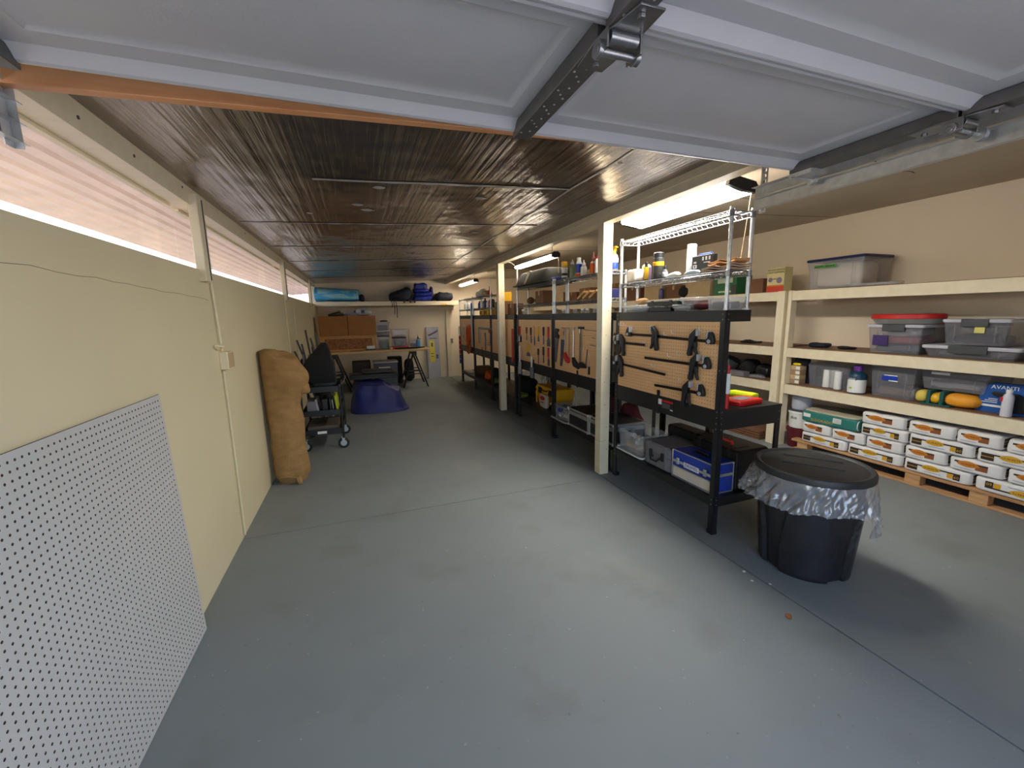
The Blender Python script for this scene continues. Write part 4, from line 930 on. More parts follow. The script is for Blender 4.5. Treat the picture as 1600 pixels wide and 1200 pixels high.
a = MB(); a.super(.14, .30, .30, 3, 10, (0, 0, .16), 0, .03, 5); one('duffel_bag', 'dark maroon cloth bag next to the nearest cream post, behind the edged case', 'bag', a, DRED, (2.685, 3.66, Z0))
t = thing('tool_box', 'yellow plastic tool box with black latches on the third bench lower shelf', 'tool box', (2.52, 5.20, Z0)); a = MB(); a.loft([[(x, y, z) for x, y in rrect(.66+g, .30+g, .02)] for z, g in ((0, -.06), (.20, -.01), (.205, .014), (.235, .014), (.24, 0), (.27, -.02), (.28, -.06))]); obj('body', a, YEL, t)
for y in (-.18, .16):
    a = MB(); a.box(-.168, -.15, y-.045, y+.045, .17, .255); obj('latch', a, BLKP, t, bev=.004)
a = MB(); a.tube([(-.155, .09, .235), (-.175, .08, .225), (-.175, -.08, .225), (-.155, -.09, .235)], .009, 8); obj('handle', a, BLKP, t)
for y in (-.28, -.08, .06, .28):
    a = MB(); a.box(-.165, -.15, y-.012, y+.012, .01, .19); obj('rib', a, YEL, t, bev=.003)
t = thing('tile_packet', 'white packet with an oval red emblem leaning on the yellow tool box', 'packet', (2.325, 5.13, Z0)); a = MB(); a.super(.05, .24, .19, 5, 8, (0, 0, .095), 0, .006, 3); obj('bag', a, M('printed_bag', (214, 204, 190), .5), t)
a = MB(); a.prism([(.01+.07*math.cos(2*PI*k/20), .135+.03*math.sin(2*PI*k/20)) for k in range(20)], -.0295, -.020); a.box(-.0292, -.02, -.03, .06, .07, .08, 1); obj('emblem', a, [RED, DGREY], t, smooth=0)
t = thing('air_fitting_set', 'dark manifold with shiny round knobs on the third bench lower shelf', 'fittings', (2.36, 4.80, Z0)); a = MB(); a.cyl((0, .13, .06), (0, -.13, .06), .035); a.cyl((.05, .09, .05), (.05, -.12, .10), .03); a.box(-.05, .08, -.11, .11, 0, .03); obj('manifold', a, BLKP, t)
for y, z in ((.10, .10), (.03, .05), (-.02, .11), (-.07, .05)):
    a = MB(); a.lathe([(0, 0), (.016, 0), (.018, -.014), (.012, -.022), (0, -.024)], (-.035, y, z), 12, 0, 'x'); a.cyl((-.035, y, z), (0, y, .06), .006); obj('knob', a, SIL, t)
one('pale_cord', 'loose loops of pale cord hanging over the yellow tool box', 'cord', MB().tube([(.02*math.sin(k*.7), .10*math.cos(k*.62)+.004*k, .06*math.sin(k*.62)+.05) for k in range(34)], .004, 5), LGREY, (2.47, 5.40, Z0+.285))
soft('cloth_bundle', 'dark cloth bundle behind the second cream post on the fourth bench shelf', 'bundle', (2.55, 6.35, Z0), .3, .5, .26, BLKM, 3, .03, 4)
soft('hose_bundle', 'green bundle low on the fourth bench shelf', 'bundle', (2.33, 6.02, Z0), .16, .34, .07, M('dull_green', (110, 128, 40), .6), 2.5, .02, 6)
soft('yellow_bundle', 'orange yellow tool bag on the fifth bench lower shelf', 'bag', (2.40, 7.93, Z0), .2, .28, .17, ORANGE, 2.6, .03, 5)
soft('green_pouch', 'green pouch at the near end of the fifth bench lower shelf', 'pouch', (2.36, 7.36, Z0), .2, .22, .12, M('dull_green', (110, 128, 40), .6), 2.6, .02, 9)
soft('dark_pouch', 'black tool pouch next to the orange bag', 'pouch', (2.45, 7.62, Z0), .2, .22, .26, BLKM, 3, .03, 12)
one('paper_sheet', 'white sheet lying on the sixth bench lower shelf', 'paper', MB().box(-.1, .1, -.3, .3, 0, .004), PAPER, (2.34, 9.30, Z0))
one('brown_box', 'brown carton on the sixth bench lower shelf', 'box', MB().box(-.15, .15, -.2, .2, 0, .16), BROWN, (2.55, 8.85, Z0), bev=.004)
for i, y in enumerate((9.42, 9.14, 8.84)):
    t = thing('yellow_tool', ['yellow power tool on the sixth worktop, closest to the end wall', 'yellow power tool in the middle of the sixth worktop', 'yellow power tool at the near end of the sixth worktop'][i], 'power tool', (2.50, y, WT+.03))
    a = MB(); a.cyl((0, .10, .075), (0, -.10, .075), .05, .042); a.tube([(0, -.02, .06), (.03, -.04, .0), (.05, -.05, .005)], [.028, .024, .03]); obj('body', a, YEL, t)
    a = MB(); a.cyl((0, .10, .075), (0, .15, .075), .03, .015); obj('chuck', a, BLKP, t)
for i, (y, lb) in enumerate(((6.9, 'black storage crate on the fourth worktop'), (8.0, 'black storage crate on the fifth worktop'), (4.2, 'black storage crate on the second worktop'), (5.2, 'black storage crate on the third worktop'))):
    a = MB(); a.shell(.5, .3, .16, .92, .004, .008, .02); one('crate', lb, 'crate', a, BLKP, (2.6, y, WT))
# fifth and sixth pegboards
peg_tool('framing_square', 'grey framing square across the top of the fifth bench pegboard', 'square', 7.60, 1.325, [('body', [mm((-480, 0), (430, 0), (430, -45), (-480, -45)), mm((385, -45), (430, -45), (430, -330), (385, -330))], STEEL, .003, 0)])
peg_tool('tongs', 'pale steel tongs on the fifth bench pegboard', 'tongs', 7.90, 1.265, [('arm', [mm((-10, 0), (10, 0), (50, -240), (32, -240)), mm((-12, 0), (8, 0), (-40, -240), (-58, -240))], M('cream_steel', (212, 196, 170), .4), .008, .001)])
peg_tool('pipe_wrench', 'large grey wrench hanging low on the fifth bench pegboard', 'wrench', 7.55, 1.23, [('body', [mm((-20, 0), (60, 0), (60, -60), (25, -70), (20, -330), (-20, -330), (-22, -60))], GREY, .016, .003)])
peg_tool('red_tool', 'red handled tool by the second cream post', 'tool', 7.24, 1.30, [('body', [mm((-60, 0), (60, 6), (70, -60), (-40, -75))], M('brick_red', (150, 52, 40), .5), .02, .003), ('blade', [mm((-20, -70), (20, -70), (20, -260), (-20, -260))], STEEL, .01, 0)])
peg_tool('trowel', 'wooden handled trowel on the fifth bench pegboard', 'trowel', 7.36, 1.05, [('handle', [mm((-70, 12), (70, 0), (70, -22), (-70, -10))], WOODH, .02, .003), ('blade', [mm((-100, -24), (100, -30), (100, -46), (-100, -42))], STEEL, .01, 0)])
def coil(name, label, y, z, r, ry, th, mat, n=6):
    a = MB()
    for q in range(n):
        k = 20; rr = 1+.08*math.sin(q*2.1)
        a.tube([(-.02-.006*q, r*rr*math.cos(2*PI*i/k+q*.3), ry*rr*math.sin(2*PI*i/k+q*.3)-.004*q) for i in range(k+1)], th, 6)
    one(name, label, 'cord', a, mat, (PX, y, z))
coil('cord_coil', 'bright orange extension cord coiled on the sixth bench pegboard', 8.68, 1.17, .13, .18, .011, ORANGE, 9)
coil('cord_coil', 'white and orange cord coiled beside the orange one', 9.06, 1.19, .15, .15, .010, M('pale_cord', (224, 196, 176), .5), 6)
coil('cord_coil', 'brown orange cord coiled below the orange one, over the bench rail', 8.76, .86, .13, .10, .010, M('rusty_orange', (196, 112, 72), .5), 6)
one('pipe', 'grey plastic pipe standing between the fifth and sixth bench pegboards', 'pipe', MB().cyl((0, 0, .93), (0, 0, 1.68), .022), LGREY, (PX-.035, 8.425, 0))
t = thing('caulk_rack', 'narrow red and blue hanging tube rack between the last bench and the end wall', 'rack', (2.24, 9.80, 0)); a = MB(); a.box(.03, .05, -.05, .05, .0, 1.34); obj('backing', a, BLK, t)
for i, m in enumerate((BLUE, BLUE, RED, RED, RED, RED, WHITE, WHITE)):
    a = MB(); a.cyl((0, 0, .42+i*.112), (0, 0, .42+i*.112+.10), .034); obj('tube', a, m, t)
# ------------------------------------------------------------------ on the second and third racks
ZR2 = 1.9515
bottle('spray_can', 'black and white spray can with yellow cap on the second rack', (2.315, 4.51, ZR2), .034, .205, BLKP, YEL, 'spray can', neck=.97, band=[(.15, .95, WHITE), (.3, .5, BLKP)], cap_h=.3)
bottle('glue_bottle', 'pale green nozzle bottle on the second rack', (2.315, 4.315, ZR2), .032, .205, M('sage_plastic', (150, 164, 130), .5), WHITE, neck=.5, cap_h=.25, squirt=True)
bottle('spray_can', 'white can with blue and orange label on the second rack', (2.315, 4.165, ZR2), .033, .205, WHITE, WHITE, 'spray can', neck=.6, band=[(.0, .2, ORANGE), (.22, .75, BLUE)], cap_h=.12)
bottle('glue_bottle', 'short white glue bottle with angled spout on the second rack', (2.315, 4.06, ZR2), .034, .17, WHITE, WHITE, neck=.5, cap_h=.35, squirt=True)
bottle('glue_bottle', 'small pink topped bottle next to the orange one', (2.36, 3.93, ZR2), .022, .13, LGREY, M('pink_plastic', (214, 150, 140), .4), neck=.5, cap_h=.2)
bottle('glue_bottle', 'orange labelled bottle with tall nozzle by the nearest cream post', (2.315, 3.86, ZR2), .034, .225, WHITE, M('dull_red_plastic', (150, 84, 70), .4), neck=.5, band=[(.05, .8, ORANGE)], cap_h=.4, squirt=True)
bottle('glue_bottle', 'white bottle half behind the nearest cream post', (2.315, 3.775, ZR2), .032, .20, WHITE, RED, neck=.5, cap_h=.25, squirt=True)
t = bottle('spray_bottle', 'clear spray bottle with yellow trigger head seen past the nearest cream post', (2.32, 3.50, ZR2), .042, .18, CLOUD, YEL, neck=.4, band=[(.1, .4, BLUE), (.45, .7, WHITE)], cap_h=.1)
a = MB(); a.prism([(.02, .175), (.02, .215), (-.03, .22), (-.06, .205), (-.03, .195), (-.02, .175)], -.012, .012); obj('trigger_head', a, YEL, t, bev=.003)
soft('rag', 'blue and white rag hanging on the rack post', 'rag', (2.30, 4.70, ZR2), .13, .16, .055, M('blue_rag', (70, 84, 176), .7), 2.6, .02, 3)
ZR3 = 1.697
for i, (y, lb) in enumerate(((4.05, 'pale wooden block leaning on the second rack lower shelf'), (3.93, 'second pale wooden block leaning on the first'), (3.80, 'pale wooden offcut nearest the cream post on the second rack'))):
    one('wood_block', lb, 'wood block', MB().cbox((0, 0, .045), (.10, .16, .025), Matrix.Rotation(-.45, 3, 'X')), WOODH, (2.32, y, ZR3+.004), bev=.002)
carton('small_box', 'navy and white box at the post end of the second rack', (2.33, 3.53, ZR3), .11, .14, .085, M('navy_card', (28, 30, 78), .5), tape=False, prints=([(-.05, .02, .01, .075, 0), (-.03, -.005, .025, .06, 1)],), pmats=[WHITE, MATS['navy_card'] if 'navy_card' in MATS else BLUE])
for i, (y, m) in enumerate(((4.50, SIL), (4.22, LGREY), (4.05, SIL), (3.95, SIL), (3.80, LGREY))):
    t = thing('small_jar', ['small jar with shiny lid, closest to the black tub in the second bench tray', 'second small jar from the black tub in the second bench tray', 'middle small jar in the second bench tray', 'small jar just beyond the middle one in the second bench tray', 'small jar closest to the cream post in the second bench tray'][i], 'jar', (2.30, y, ZT))
    a = MB(); a.lathe([(0, 0), (.022, 0), (.023, .004), (.023, .03), (.019, .035), (0, .035)], n=14); obj('glass', a, CLOUD, t); a = MB(); a.lathe([(.021, .034), (.021, .046), (.0, .048)], n=14); obj('lid', a, m, t)
t = bottle('glass_jar', 'clear round jar in the third bench tray by its tall rack post', (2.28, 5.72, ZT), .042, .075, CLOUD, SIL, 'jar', neck=.97, cap_h=.2)
bottle('glass_jar', 'clear round jar in the third bench tray below the blue rag', (2.30, 4.735, ZT), .034, .065, CLOUD, SIL, 'jar', neck=.97, cap_h=.2)
t = thing('tub', 'black mixing tub upside down on the third rack', 'tub', (2.47, 5.43, 1.957)); a = MB(); a.loft([[(x, y, z) for x, y in rrect(1.10+g, .50+g, .08)] for z, g in ((0, .06), (.012, .06), (.014, 0), (.165, -.12), (.19, -.17))]); obj('body', a, M('worn_black_plastic', (40, 40, 38), .8, var=.3, scale=12), t, bev=.003)
a = MB(); a.prism([(.10, .02), (.13, .02), (.07, .185), (.02, .19), (.02, .184), (.06, .165)], -.262, -.235, 'x'); 
for v in a.bm.verts: v.co.x += (v.co.z-.02)*.33
obj('mortar_streak', a, M('dried_mortar', (190, 182, 158), .8), t)
soft('yarn_ball', 'round brown ball of twine on the third rack lower shelf', 'twine', (2.33, 5.60, ZR3), .11, .11, .10, BROWN, 2, .006, 2)
soft('yarn_ball', 'dark lumpy pouch next to the twine ball', 'pouch', (2.36, 5.38, ZR3), .13, .14, .09, BLKM, 2.4, .02, 4)
carton('carton', 'brown carton on the third rack lower shelf', (2.34, 5.14, ZR3), .24, .16, .16, BROWN)
carton('carton', 'plain brown carton in the fourth bench tray', (2.32, 6.75, ZT), .40, .19, .22, BROWN); carton('case_box', 'yellow case on the brown carton of the fourth bench tray', (2.32, 6.75, ZT+.222), .34, .16, .15, YEL, 'case', tape=False)
carton('carton', 'small brown carton nearest the third rack in the fourth bench tray', (2.34, 6.25, ZT), .28, .16, .17, BROWN)
# fifth and sixth racks
for i, (y, sz, m, lb) in enumerate(((8.28, .12, PAPER, 'white paper bundle at the far end of the fifth rack top'), (8.06, .15, PAPER, 'largest white paper bundle on the fifth rack top'), (7.82, .10, TANB, 'cream bundle on the fifth rack top'))):
    soft('paper_bundle', lb, 'bundle', (2.33, y, 1.922), .15, .22, sz, m, 2.6, .02, i)
a = MB(); a.lathe([(.055, 0), (.05, .01), (.014, .11), (.01, .16), (0, .16)], n=14); one('funnel', 'red funnel upside down on the fifth rack', 'funnel', a, RED, (2.33, 7.58, 1.922))
for i, (y, m) in enumerate(((8.3, BLUE), (8.12, WHITE), (7.9, M('navy_plastic', (30, 40, 110), .4)), (7.7, WHITE), (7.55, RED), (7.4, BLKP))):
    bottle('bottle', ['blue bottle at the far end of the fifth rack lower shelf', 'white bottle second from the far end of the fifth rack lower shelf', 'navy bottle on the fifth rack lower shelf', 'white bottle under the red funnel', 'red bottle on the fifth rack lower shelf', 'black bottle at the near end of the fifth rack lower shelf'][i], (2.33, y, ZR3), .036, .14+.02*(i % 3), m, WHITE if i % 2 else BLKP)
for i, y in enumerate((7.95, 7.62)):
    t = hard_case('drill_case', ['yellow and black case in the fifth bench tray, farther one', 'yellow and black case in the fifth bench tray, closer one'][i], (2.33, y, ZT), .24, .15, .10, YEL, latch=BLKP)
for i, (y, m) in enumerate(((9.5, LGREY), (9.2, WHITE), (8.9, BLUE))):
    bottle('bottle', ['grey bottle on the rack closest to the end wall', 'white bottle on the rack by the end wall', 'blue bottle on the rack by the end wall, closest to the aisle lamp'][i], (2.33, y, ZR3), .04, .16, m, WHITE)

# ================================================================== PALLET AND BAGS UNDER THE LONG SHELVES
t = thing('pallet', 'wooden pallet on the floor under the stacked bags', 'pallet', (4.47, 2.05, 0))
pw, pd = 2.20, 0.56
for k in range(4):
    a = MB(); x = k*0.155; a.box(x, x+0.10, -pw/2, pw/2, 0.103, 0.125); obj('deck_board', a, PALLETW, t, bev=.002)
for x in (0.0, 0.44):
    a = MB(); a.box(x, x+.10, -pw/2, pw/2, 0, .018); obj('bottom_board', a, PALLETW, t, bev=.002)
for y in (-1.04, -.42, .0, .98):
    for x in (0.005, .44):
        a = MB(); a.box(x, x+.09, y-.055, y+.055, .018, .103); obj('block', a, PALLETW, t, bev=.003)
BG = 'bags stacked on the pallet under the shelves'
BROWNP = M('dark_bag_end', (58, 46, 36), .6)
def mix_bag(label, y0, y1, z, kind, dep, seed, flip=False, h=.113):
    w = y1-y0-.006; cx = 4.475+dep/2; t = thing('mix_bag', label, 'bag', (cx, (y0+y1)/2, z), 0, BG)
    p = 11; sx, sy, sz = dep, w, h
    a = MB(); a.super(sx, sy, sz, p, 14, (0, 0, h/2))
    def wob(v): return v + Vector((0, .005*noise.noise(Vector((v.x*9, v.z*17, seed))) if abs(v.y) > sy*.4 else 0, -.011*max(0, .3+noise.noise(Vector((v.x*9+seed, v.y*13, 2)))) if v.z > h*.85 else 0))
    a.map(wob); 
    b_ = obj('sack', a, TEAL if kind == 'teal' else PAPER, t)
    def front(e):
        def f(v):
            y, zz = v.y, v.z-h/2
            q = max(0.0, 1-abs(2*y/sy)**p-abs(2*zz/sz)**p)
            return Vector((-sx/2*q**(1/p) - .0016 + v.x, y, v.z))
        return f
    def strip(a, y0, y1, z0, z1, m, lay=0):     # subdivided patch so that it follows the bulge
        n = max(2, int(abs(y1-y0)/.02))
        for k in range(n):
            ya, yb = y0+(y1-y0)*k/n, y0+(y1-y0)*(k+1)/n
            V = [a.bm.verts.new((-.0004*lay, *q)) for q in ((ya, z0), (yb, z0), (yb, z1), (ya, z1))]; a._face(V, m)
    def lens(a, yc, zc_, ry, rz_, m, lay):
        n = 16; V = []
        for k in range(n): 
            u = -1+2*k/n; V.append(a.bm.verts.new((-.0004*lay, yc+ry*u, zc_+rz_*(1-u*u)**.8)))
        for k in range(n):
            u = 1-2*k/n; V.append(a.bm.verts.new((-.0004*lay, yc+ry*u, zc_-rz_*.8*(1-u*u)**.8)))
        a._face(V, m)
    fz = lambda z_: (h-z_) if flip else z_
    fy = lambda y_: -y_ if flip else y_
    a = MB(); mats = [INK, GOLD, OCHRE, RUST, WHITE, M('pale_blue_print', (120, 134, 170), .6)]
    if kind == 'long':
        strip(a, fy(sy*.43), fy(sy*.26), fz(h*.22), fz(h*.70), 0, 0); strip(a, fy(sy*.43), fy(sy*.26), fz(h*.44), fz(h*.48), 1, 1)
        strip(a, fy(sy*.26), fy(-sy*.36), fz(h*.60), fz(h*.70), 0, 0)
        lens(a, fy(sy*.06), fz(h*.58), sy*.15, h*.24, 1, 2)
        strip(a, fy(-sy*.18), fy(-sy*.26), fz(h*.26), fz(h*.60), 1, 1); strip(a, fy(-sy*.265), fy(-sy*.36), fz(h*.22), fz(h*.60), 0, 1)
        strip(a, fy(sy*.15), fy(-sy*.1), fz(h*.26), fz(h*.30), 5, 0)
        if not flip:
            a.text('QUIKRETE', h*.20, (-.0012, sy*.06, h*.58), '-x', 0, .0001, .95); a.text('60', h*.26, (-.0012, -sy*.312, h*.40), '-x', 1, .0001, 1.1)
        else:
            a.text('QUIKRETE', h*.20, (-.0012, -sy*.06, h*.42), '-x', 0, .0001, .95, rot=PI); a.text('60', h*.26, (-.0012, sy*.312, h*.60), '-x', 1, .0001, 1.1, rot=PI)
    elif kind == 'short':
        strip(a, sy*.38, -sy*.24, h*.62, h*.74, 0, 0); lens(a, sy*.12, h*.58, sy*.22, h*.24, 2, 2)
        strip(a, -sy*.02, -sy*.24, h*.30, h*.62, 3, 1); strip(a, sy*.38, sy*.02, h*.24, h*.27, 5, 0)
        a.text('QUIKRETE', h*.17, (-.0012, sy*.12, h*.58), '-x', 0, .0001, .9)
    else:
        strip(a, sy*.44, sy*.30, h*.42, h*.74, 4, 1); strip(a, -sy*.10, -sy*.24, h*.38, h*.78, 4, 1)
        for k in range(3): strip(a, -sy*.11, -sy*.23, h*(.44+.11*k), h*(.47+.11*k), 0, 2)
        a.text('ELDORADO', h*.30, (-.0012, sy*.09, h*.30), '-x', 1, .0001, 1.1)
    a.map(front(0)); a.keep = True
    obj('printing', a, mats, t, smooth=0)
    if kind == 'teal':
        a = MB(); a.super(sx*.97, sy*.965, .02, 6, 8, (0, 0, h-.002)); obj('dusty_top', a, M('dusty_cream_paper', (192, 184, 160), .8, var=.1, bump=.3, bscale=14), t)
        a = MB(); a.tube([(-sx*.40, -sy*.497, h*(.5+.36*math.sin(q))) if 0 else (-sx*.42-.03*math.cos(q), -sy/2+.004, h*.5+h*.36*math.sin(q)) for q in [-1.5+.3*k for k in range(11)]], .004, 5); obj('end_fold', a, PAPER, t)
    else:
        # printed dark end towards the doorway, with two pale lines
        a = MB()
        for x0, x1 in ((-sx*.40, sx*.40),):
            a.box(x0, x1, -sy/2-.0016, -sy/2+.004, h*.20, h*.80, 0)
            for q in (.42, .60): a.box(x0, x1, -sy/2-.0022, -sy/2+.003, h*q, h*(q+.03), 1)
        obj('printed_end', a, [BROWNP, TANB], t, smooth=0)
    return t
Z1 = .126; HH = .113
for i, (a_, b_, fl) in enumerate(((3.06, 2.60, 0), (2.595, 2.14, 0), (2.135, 1.685, 0), (1.675, 1.20, 1))):
    mix_bag('white printed mix bag in the bottom layer, ' + ['at the bucket end of the pallet', 'second from the buckets', 'third from the buckets', 'upside down, fourth from the buckets'][i], b_, a_, Z1, 'long', .42, i, bool(fl))
NTH = ['at the bucket end', 'second from the buckets', 'third from the buckets', 'fourth from the buckets', 'fifth from the buckets', 'sixth from the buckets']
for i, (a_, b_) in enumerate(((3.06, 2.76), (2.755, 2.45), (2.445, 2.15), (2.14, 1.85), (1.84, 1.52), (1.51, 1.20))):
    mix_bag('white bag of dry mix lying end on in the second layer, ' + NTH[i], b_, a_, Z1+HH, 'short', .42, 10+i)
mix_bag('dusty teal bag lettered ELDORADO on the pallet', 2.515, 3.085, Z1+2*HH, 'teal', .42, 20, h=.125)
for i, (a_, b_) in enumerate(((2.50, 2.13), (2.125, 1.70), (1.69, 1.25))):
    mix_bag('white printed bag of dry mix in the third layer, ' + ['next to the teal bag', 'second from the teal bag', 'third from the teal bag'][i], b_, a_, Z1+2*HH, 'long', .42, 30+i)
for i, (a_, b_) in enumerate(((2.505, 2.155), (2.14, 1.825), (1.82, 1.555), (1.54, 1.24))):
    mix_bag('white bag of dry mix in the top layer, ' + ['beside the teal bag', 'second from the teal bag', 'third from the teal bag', 'fourth from the teal bag'][i], b_, a_, Z1+3*HH, 'short', .42, 40+i)
# buckets
def bucket(label, loc, r, h, body, lid=None, bands=()):
    t = thing('bucket', label, 'bucket', loc); a = MB(); a.lathe([(0, 0), (r*.88, 0), (r*.89, .006), (r*.97, h*.78), (r*1.03, h*.79), (r*1.03, h*.84), (r*.98, h*.85), (r, h*.93), (0, h*.93)], n=26); obj('body', a, body, t)
    if lid: a = MB(); a.lathe([(r*1.0, h*.92), (r*1.05, h*.925), (r*1.05, h*.975), (r*.97, h), (r*.9, h*.985), (0, h*.985)], n=26); obj('lid', a, lid, t)
    for m, z0, z1 in bands:
        a = MB(); k = lambda z: r*(.89+.08*z/.78); a.lathe([(k(z0)+.001, h*z0), (k(z0)+.002, h*z0+.001), (k(z1)+.002, h*z1-.001), (k(z1)+.001, h*z1)], n=26); obj('label', a, m, t)
    return t
MAR = M('maroon_plastic', (92, 22, 34), .4)
bucket('maroon bucket at the foot of the bucket stack by the shelf post', (4.66, 3.20, 0), .125, .235, MAR, None)
bucket('white lettered bucket in the middle of the stack by the shelf post', (4.66, 3.20, .226), .12, .21, WHITE, DGREY)
a = MB(); a.text('dus', .05, (0, 0, 0), '-x', 0, .0004); 
one('bucket_lettering', 'dark lettering on the middle bucket of the stack', 'lettering', a.map(lambda v: Vector((-math.sqrt(max(0, .1155**2-v.y**2))-.002+v.x, v.y, v.z))), INK, (4.66, 3.20, .345), smooth=0)
bucket('pale grey bucket at the top of the stack by the shelf post', (4.66, 3.20, .437), .105, .165, M('pale_grey_bucket', (190, 190, 204), .4), None)
bucket('low white bucket on a wooden crate behind the nearest bench', (4.62, 3.86, .115), .14, .17, WHITE, WHITE)
t = thing('wood_crate', 'brown wooden crate under the low white bucket', 'crate', (4.62, 3.80, 0)); 
for k in range(4):
    a = MB(); a.box(-.18, .18, -.28, .28, .0+.028*k, .022+.028*k) if k == 3 else (a.box(-.18, -.165, -.28, .28, .028*k, .022+.028*k), a.box(.165, .18, -.28, .28, .028*k, .022+.028*k), a.box(-.165, .165, -.28, -.265, .028*k, .022+.028*k), a.box(-.165, .165, .265, .28, .028*k, .022+.028*k)); obj('slat', a, BROWN, t, smooth=0)

# ================================================================== ON THE LONG SHELVES
S1, S2, S3 = .7225, 1.1345, 1.7585
# low shelf
for i in range(4):
    t = thing('blade_box', 'small tan box in the short stack by the shelf post, ' + ['lowest of four', 'second from the bottom', 'second from the top', 'topmost of four'][i], 'box', (4.62, 3.25, S1+.052*i), 0, 'tan boxes by the shelf post')
    a = MB(); a.box(-.05, .05, -.055, .055, 0, .05); obj('carton', a, TANB if i % 2 else M('tan_box', (164, 136, 108), .7), t, bev=.003); a = MB(); a.box(-.052, -.05, -.05, -.005, .01, .042); obj('label', a, WHITE, t)
soft('blue_packet', 'dark blue and yellow packets piled on the tan boxes', 'packet', (4.64, 3.22, S1+.21), .12, .16, .09, NAVY, 2.6, .02, 3)
soft('yellow_packet', 'yellow packet tucked in the dark blue ones', 'packet', (4.60, 3.25, S1+.208), .06, .09, .03, YELP, 3, .006, 3)
carton('blue_box', 'dark blue box behind the stack of tan boxes', (4.78, 3.20, S1), .14, .12, .20, NAVY, tape=False)
tote('storage_tote', 'clear open tote with white bottles beside the tan boxes', (4.78, 2.93, S1), .44, .36, .25, CLGREY, fill=[(M('dark_green_sack', (36, 62, 52), .7), .004, .10, .8)])
for i, (y, x, m) in enumerate(((2.945, 4.63, WHITE), (2.885, 4.66, PAPER), (2.815, 4.60, WHITE))):
    bottle('white_bottle', ['white bottle in the clear open tote, closest to the tan boxes', 'middle white bottle in the clear open tote', 'white bottle in the clear open tote, closest to the blue labelled bottle'][i], (x, y, S1+.006), .034, .185, m, WHITE, neck=.97, cap_h=.18)
t = bottle('cleaner_bottle', 'large white and teal bottle with purple cap on the lowest shelf', (4.575, 2.625, S1), .072, .275, M('teal_dark', (22, 62, 84), .4), M('purple_cap', (104, 50, 140), .4), neck=.42, band=[(.05, .62, WHITE), (.50, .60, WHITE)], cap_h=.18)
a = MB(); a.text('Cutter', .028, (0, .012, 0), '-x', 1, .0003); a.box(-.0004, .0006, -.03, .05, -.02, .02, 0); a.box(-.0006, .0006, .0, .02, -.10, -.085, 2)
obj('lettering', a.map(lambda v: Vector((-math.sqrt(max(0, .0745**2-v.y**2))-.0005+v.x, v.y, v.z+.15))), [INK, WHITE, LIME], t, smooth=0)
tote('storage_tote', 'tall cloudy tote with a blue sticker on the lowest shelf', (4.78, 2.355, S1), .36, .40, .285, CLGREY, fill=[(M('dusty_contents', (128, 112, 104), .8), .004, .09, .9)], tag_=([(-.045, .075, .16, .205, 0), (-.045, .06, .205, .212, 1), (-.05, .02, .155, .165, 1)], [BLUE, WHITE]))
tote('storage_tote', 'wide cloudy tote above the yellow gloves packet on the lowest shelf', (4.80, 1.94, S1+.13), .44, .42, .155, CLGREY, fill=[(M('grey_contents', (140, 140, 140), .7), .004, .06, .9)], tag_=([(.02, .14, .13, .152, 1), (.02, .10, .134, .15, 0)], [BLUE, WHITE]))
t = thing('sponge_pack', 'packet of orange and yellow sponges under the wide cloudy tote', 'packet', (4.64, 1.97, S1))
a = MB(); a.super(.17, .23, .115, 2.4, 8, (0, -.10, .06), 0, .006, 3); obj('orange_sponge', a, M('orange_sponge', (240, 160, 40), .6, bump=.3, bscale=60), t)
a = MB(); a.super(.16, .12, .10, 2.4, 8, (0, .06, .055), 0, .006, 4); obj('yellow_sponge', a, YEL, t)
a = MB(); a.super(.16, .10, .11, 2.6, 8, (0, .15, .06), 0, .006, 5); obj('pale_sponge', a, M('pale_sponge', (220, 196, 90), .7), t)
a = MB(); [a.box(-.088, .085, y-.012, y+.012, .0, .125) for y in (.09, .005)]; a.box(-.10, .1, -.06, .14, 0, .012); obj('green_card', a, M('dark_teal_card', (16, 84, 82), .5), t, bev=.003)
soft('white_pouch', 'pale plastic pouch at the end of the sponge packet', 'pouch', (4.63, 2.175, S1), .15, .05, .12, CLOUD, 2.6, .01, 3)
def blister(label, y, txt):
    t = thing('tile_tool_pack', label, 'blister pack', (4.635, y, S1)); w = .30
    out = [(w/2-.002, 0), (w/2-.01, .09), (w/2-.025, .165), (w/2-.055, .215), (w/2-.09, .235), (-w/2, .24), (-w/2, 0)]
    a = MB(); a.prism([(p, q) for p, q in out], -.006, .03); obj('card', a, M('deep_blue_card', (26, 84, 160), .45), t, bev=.002)
    a = MB(); a.prism([(.07+.0, .155), (.05, .17), (-.08, .165), (-.12, .14), (-.12, .02), (-.03, .02), (-.03, .12), (.05, .135)], -.024, -.004); obj('tool', a, BLKP, t, bev=.006)
    a = MB()
    if txt: a.text('AVANTI', .042, (-.0095, .0, .203), '-x', 0, .0006, 1.0)
    a.box(-.0085, -.005, -.02, .145, .045, .062, 0)
    for k in range(3): a.box(-.0085, -.005, .03, .12-.02*k, .078+.014*k, .083+.014*k, 0)
    obj('lettering', a, [WHITE], t, smooth=0)
blister('blue packed tool card lettered AVANTI on the lowest shelf', 1.645, True)
blister('blue packed tool card nearest the doorway on the lowest shelf', 1.335, True)
bottle('spray_bottle', 'white bottle with red mark standing before the blue tool card', (4.545, 1.59, S1), .031, .205, M('off_white_plastic', (214, 212, 222), .4), WHITE, neck=.5, cap_h=.1)
one('red_mark', 'red square mark on the white bottle by the blue tool card', 'sticker', MB().box(-.003, .003, -.012, .012, -.016, .016), RED, (4.524, 1.613, S1+.13))
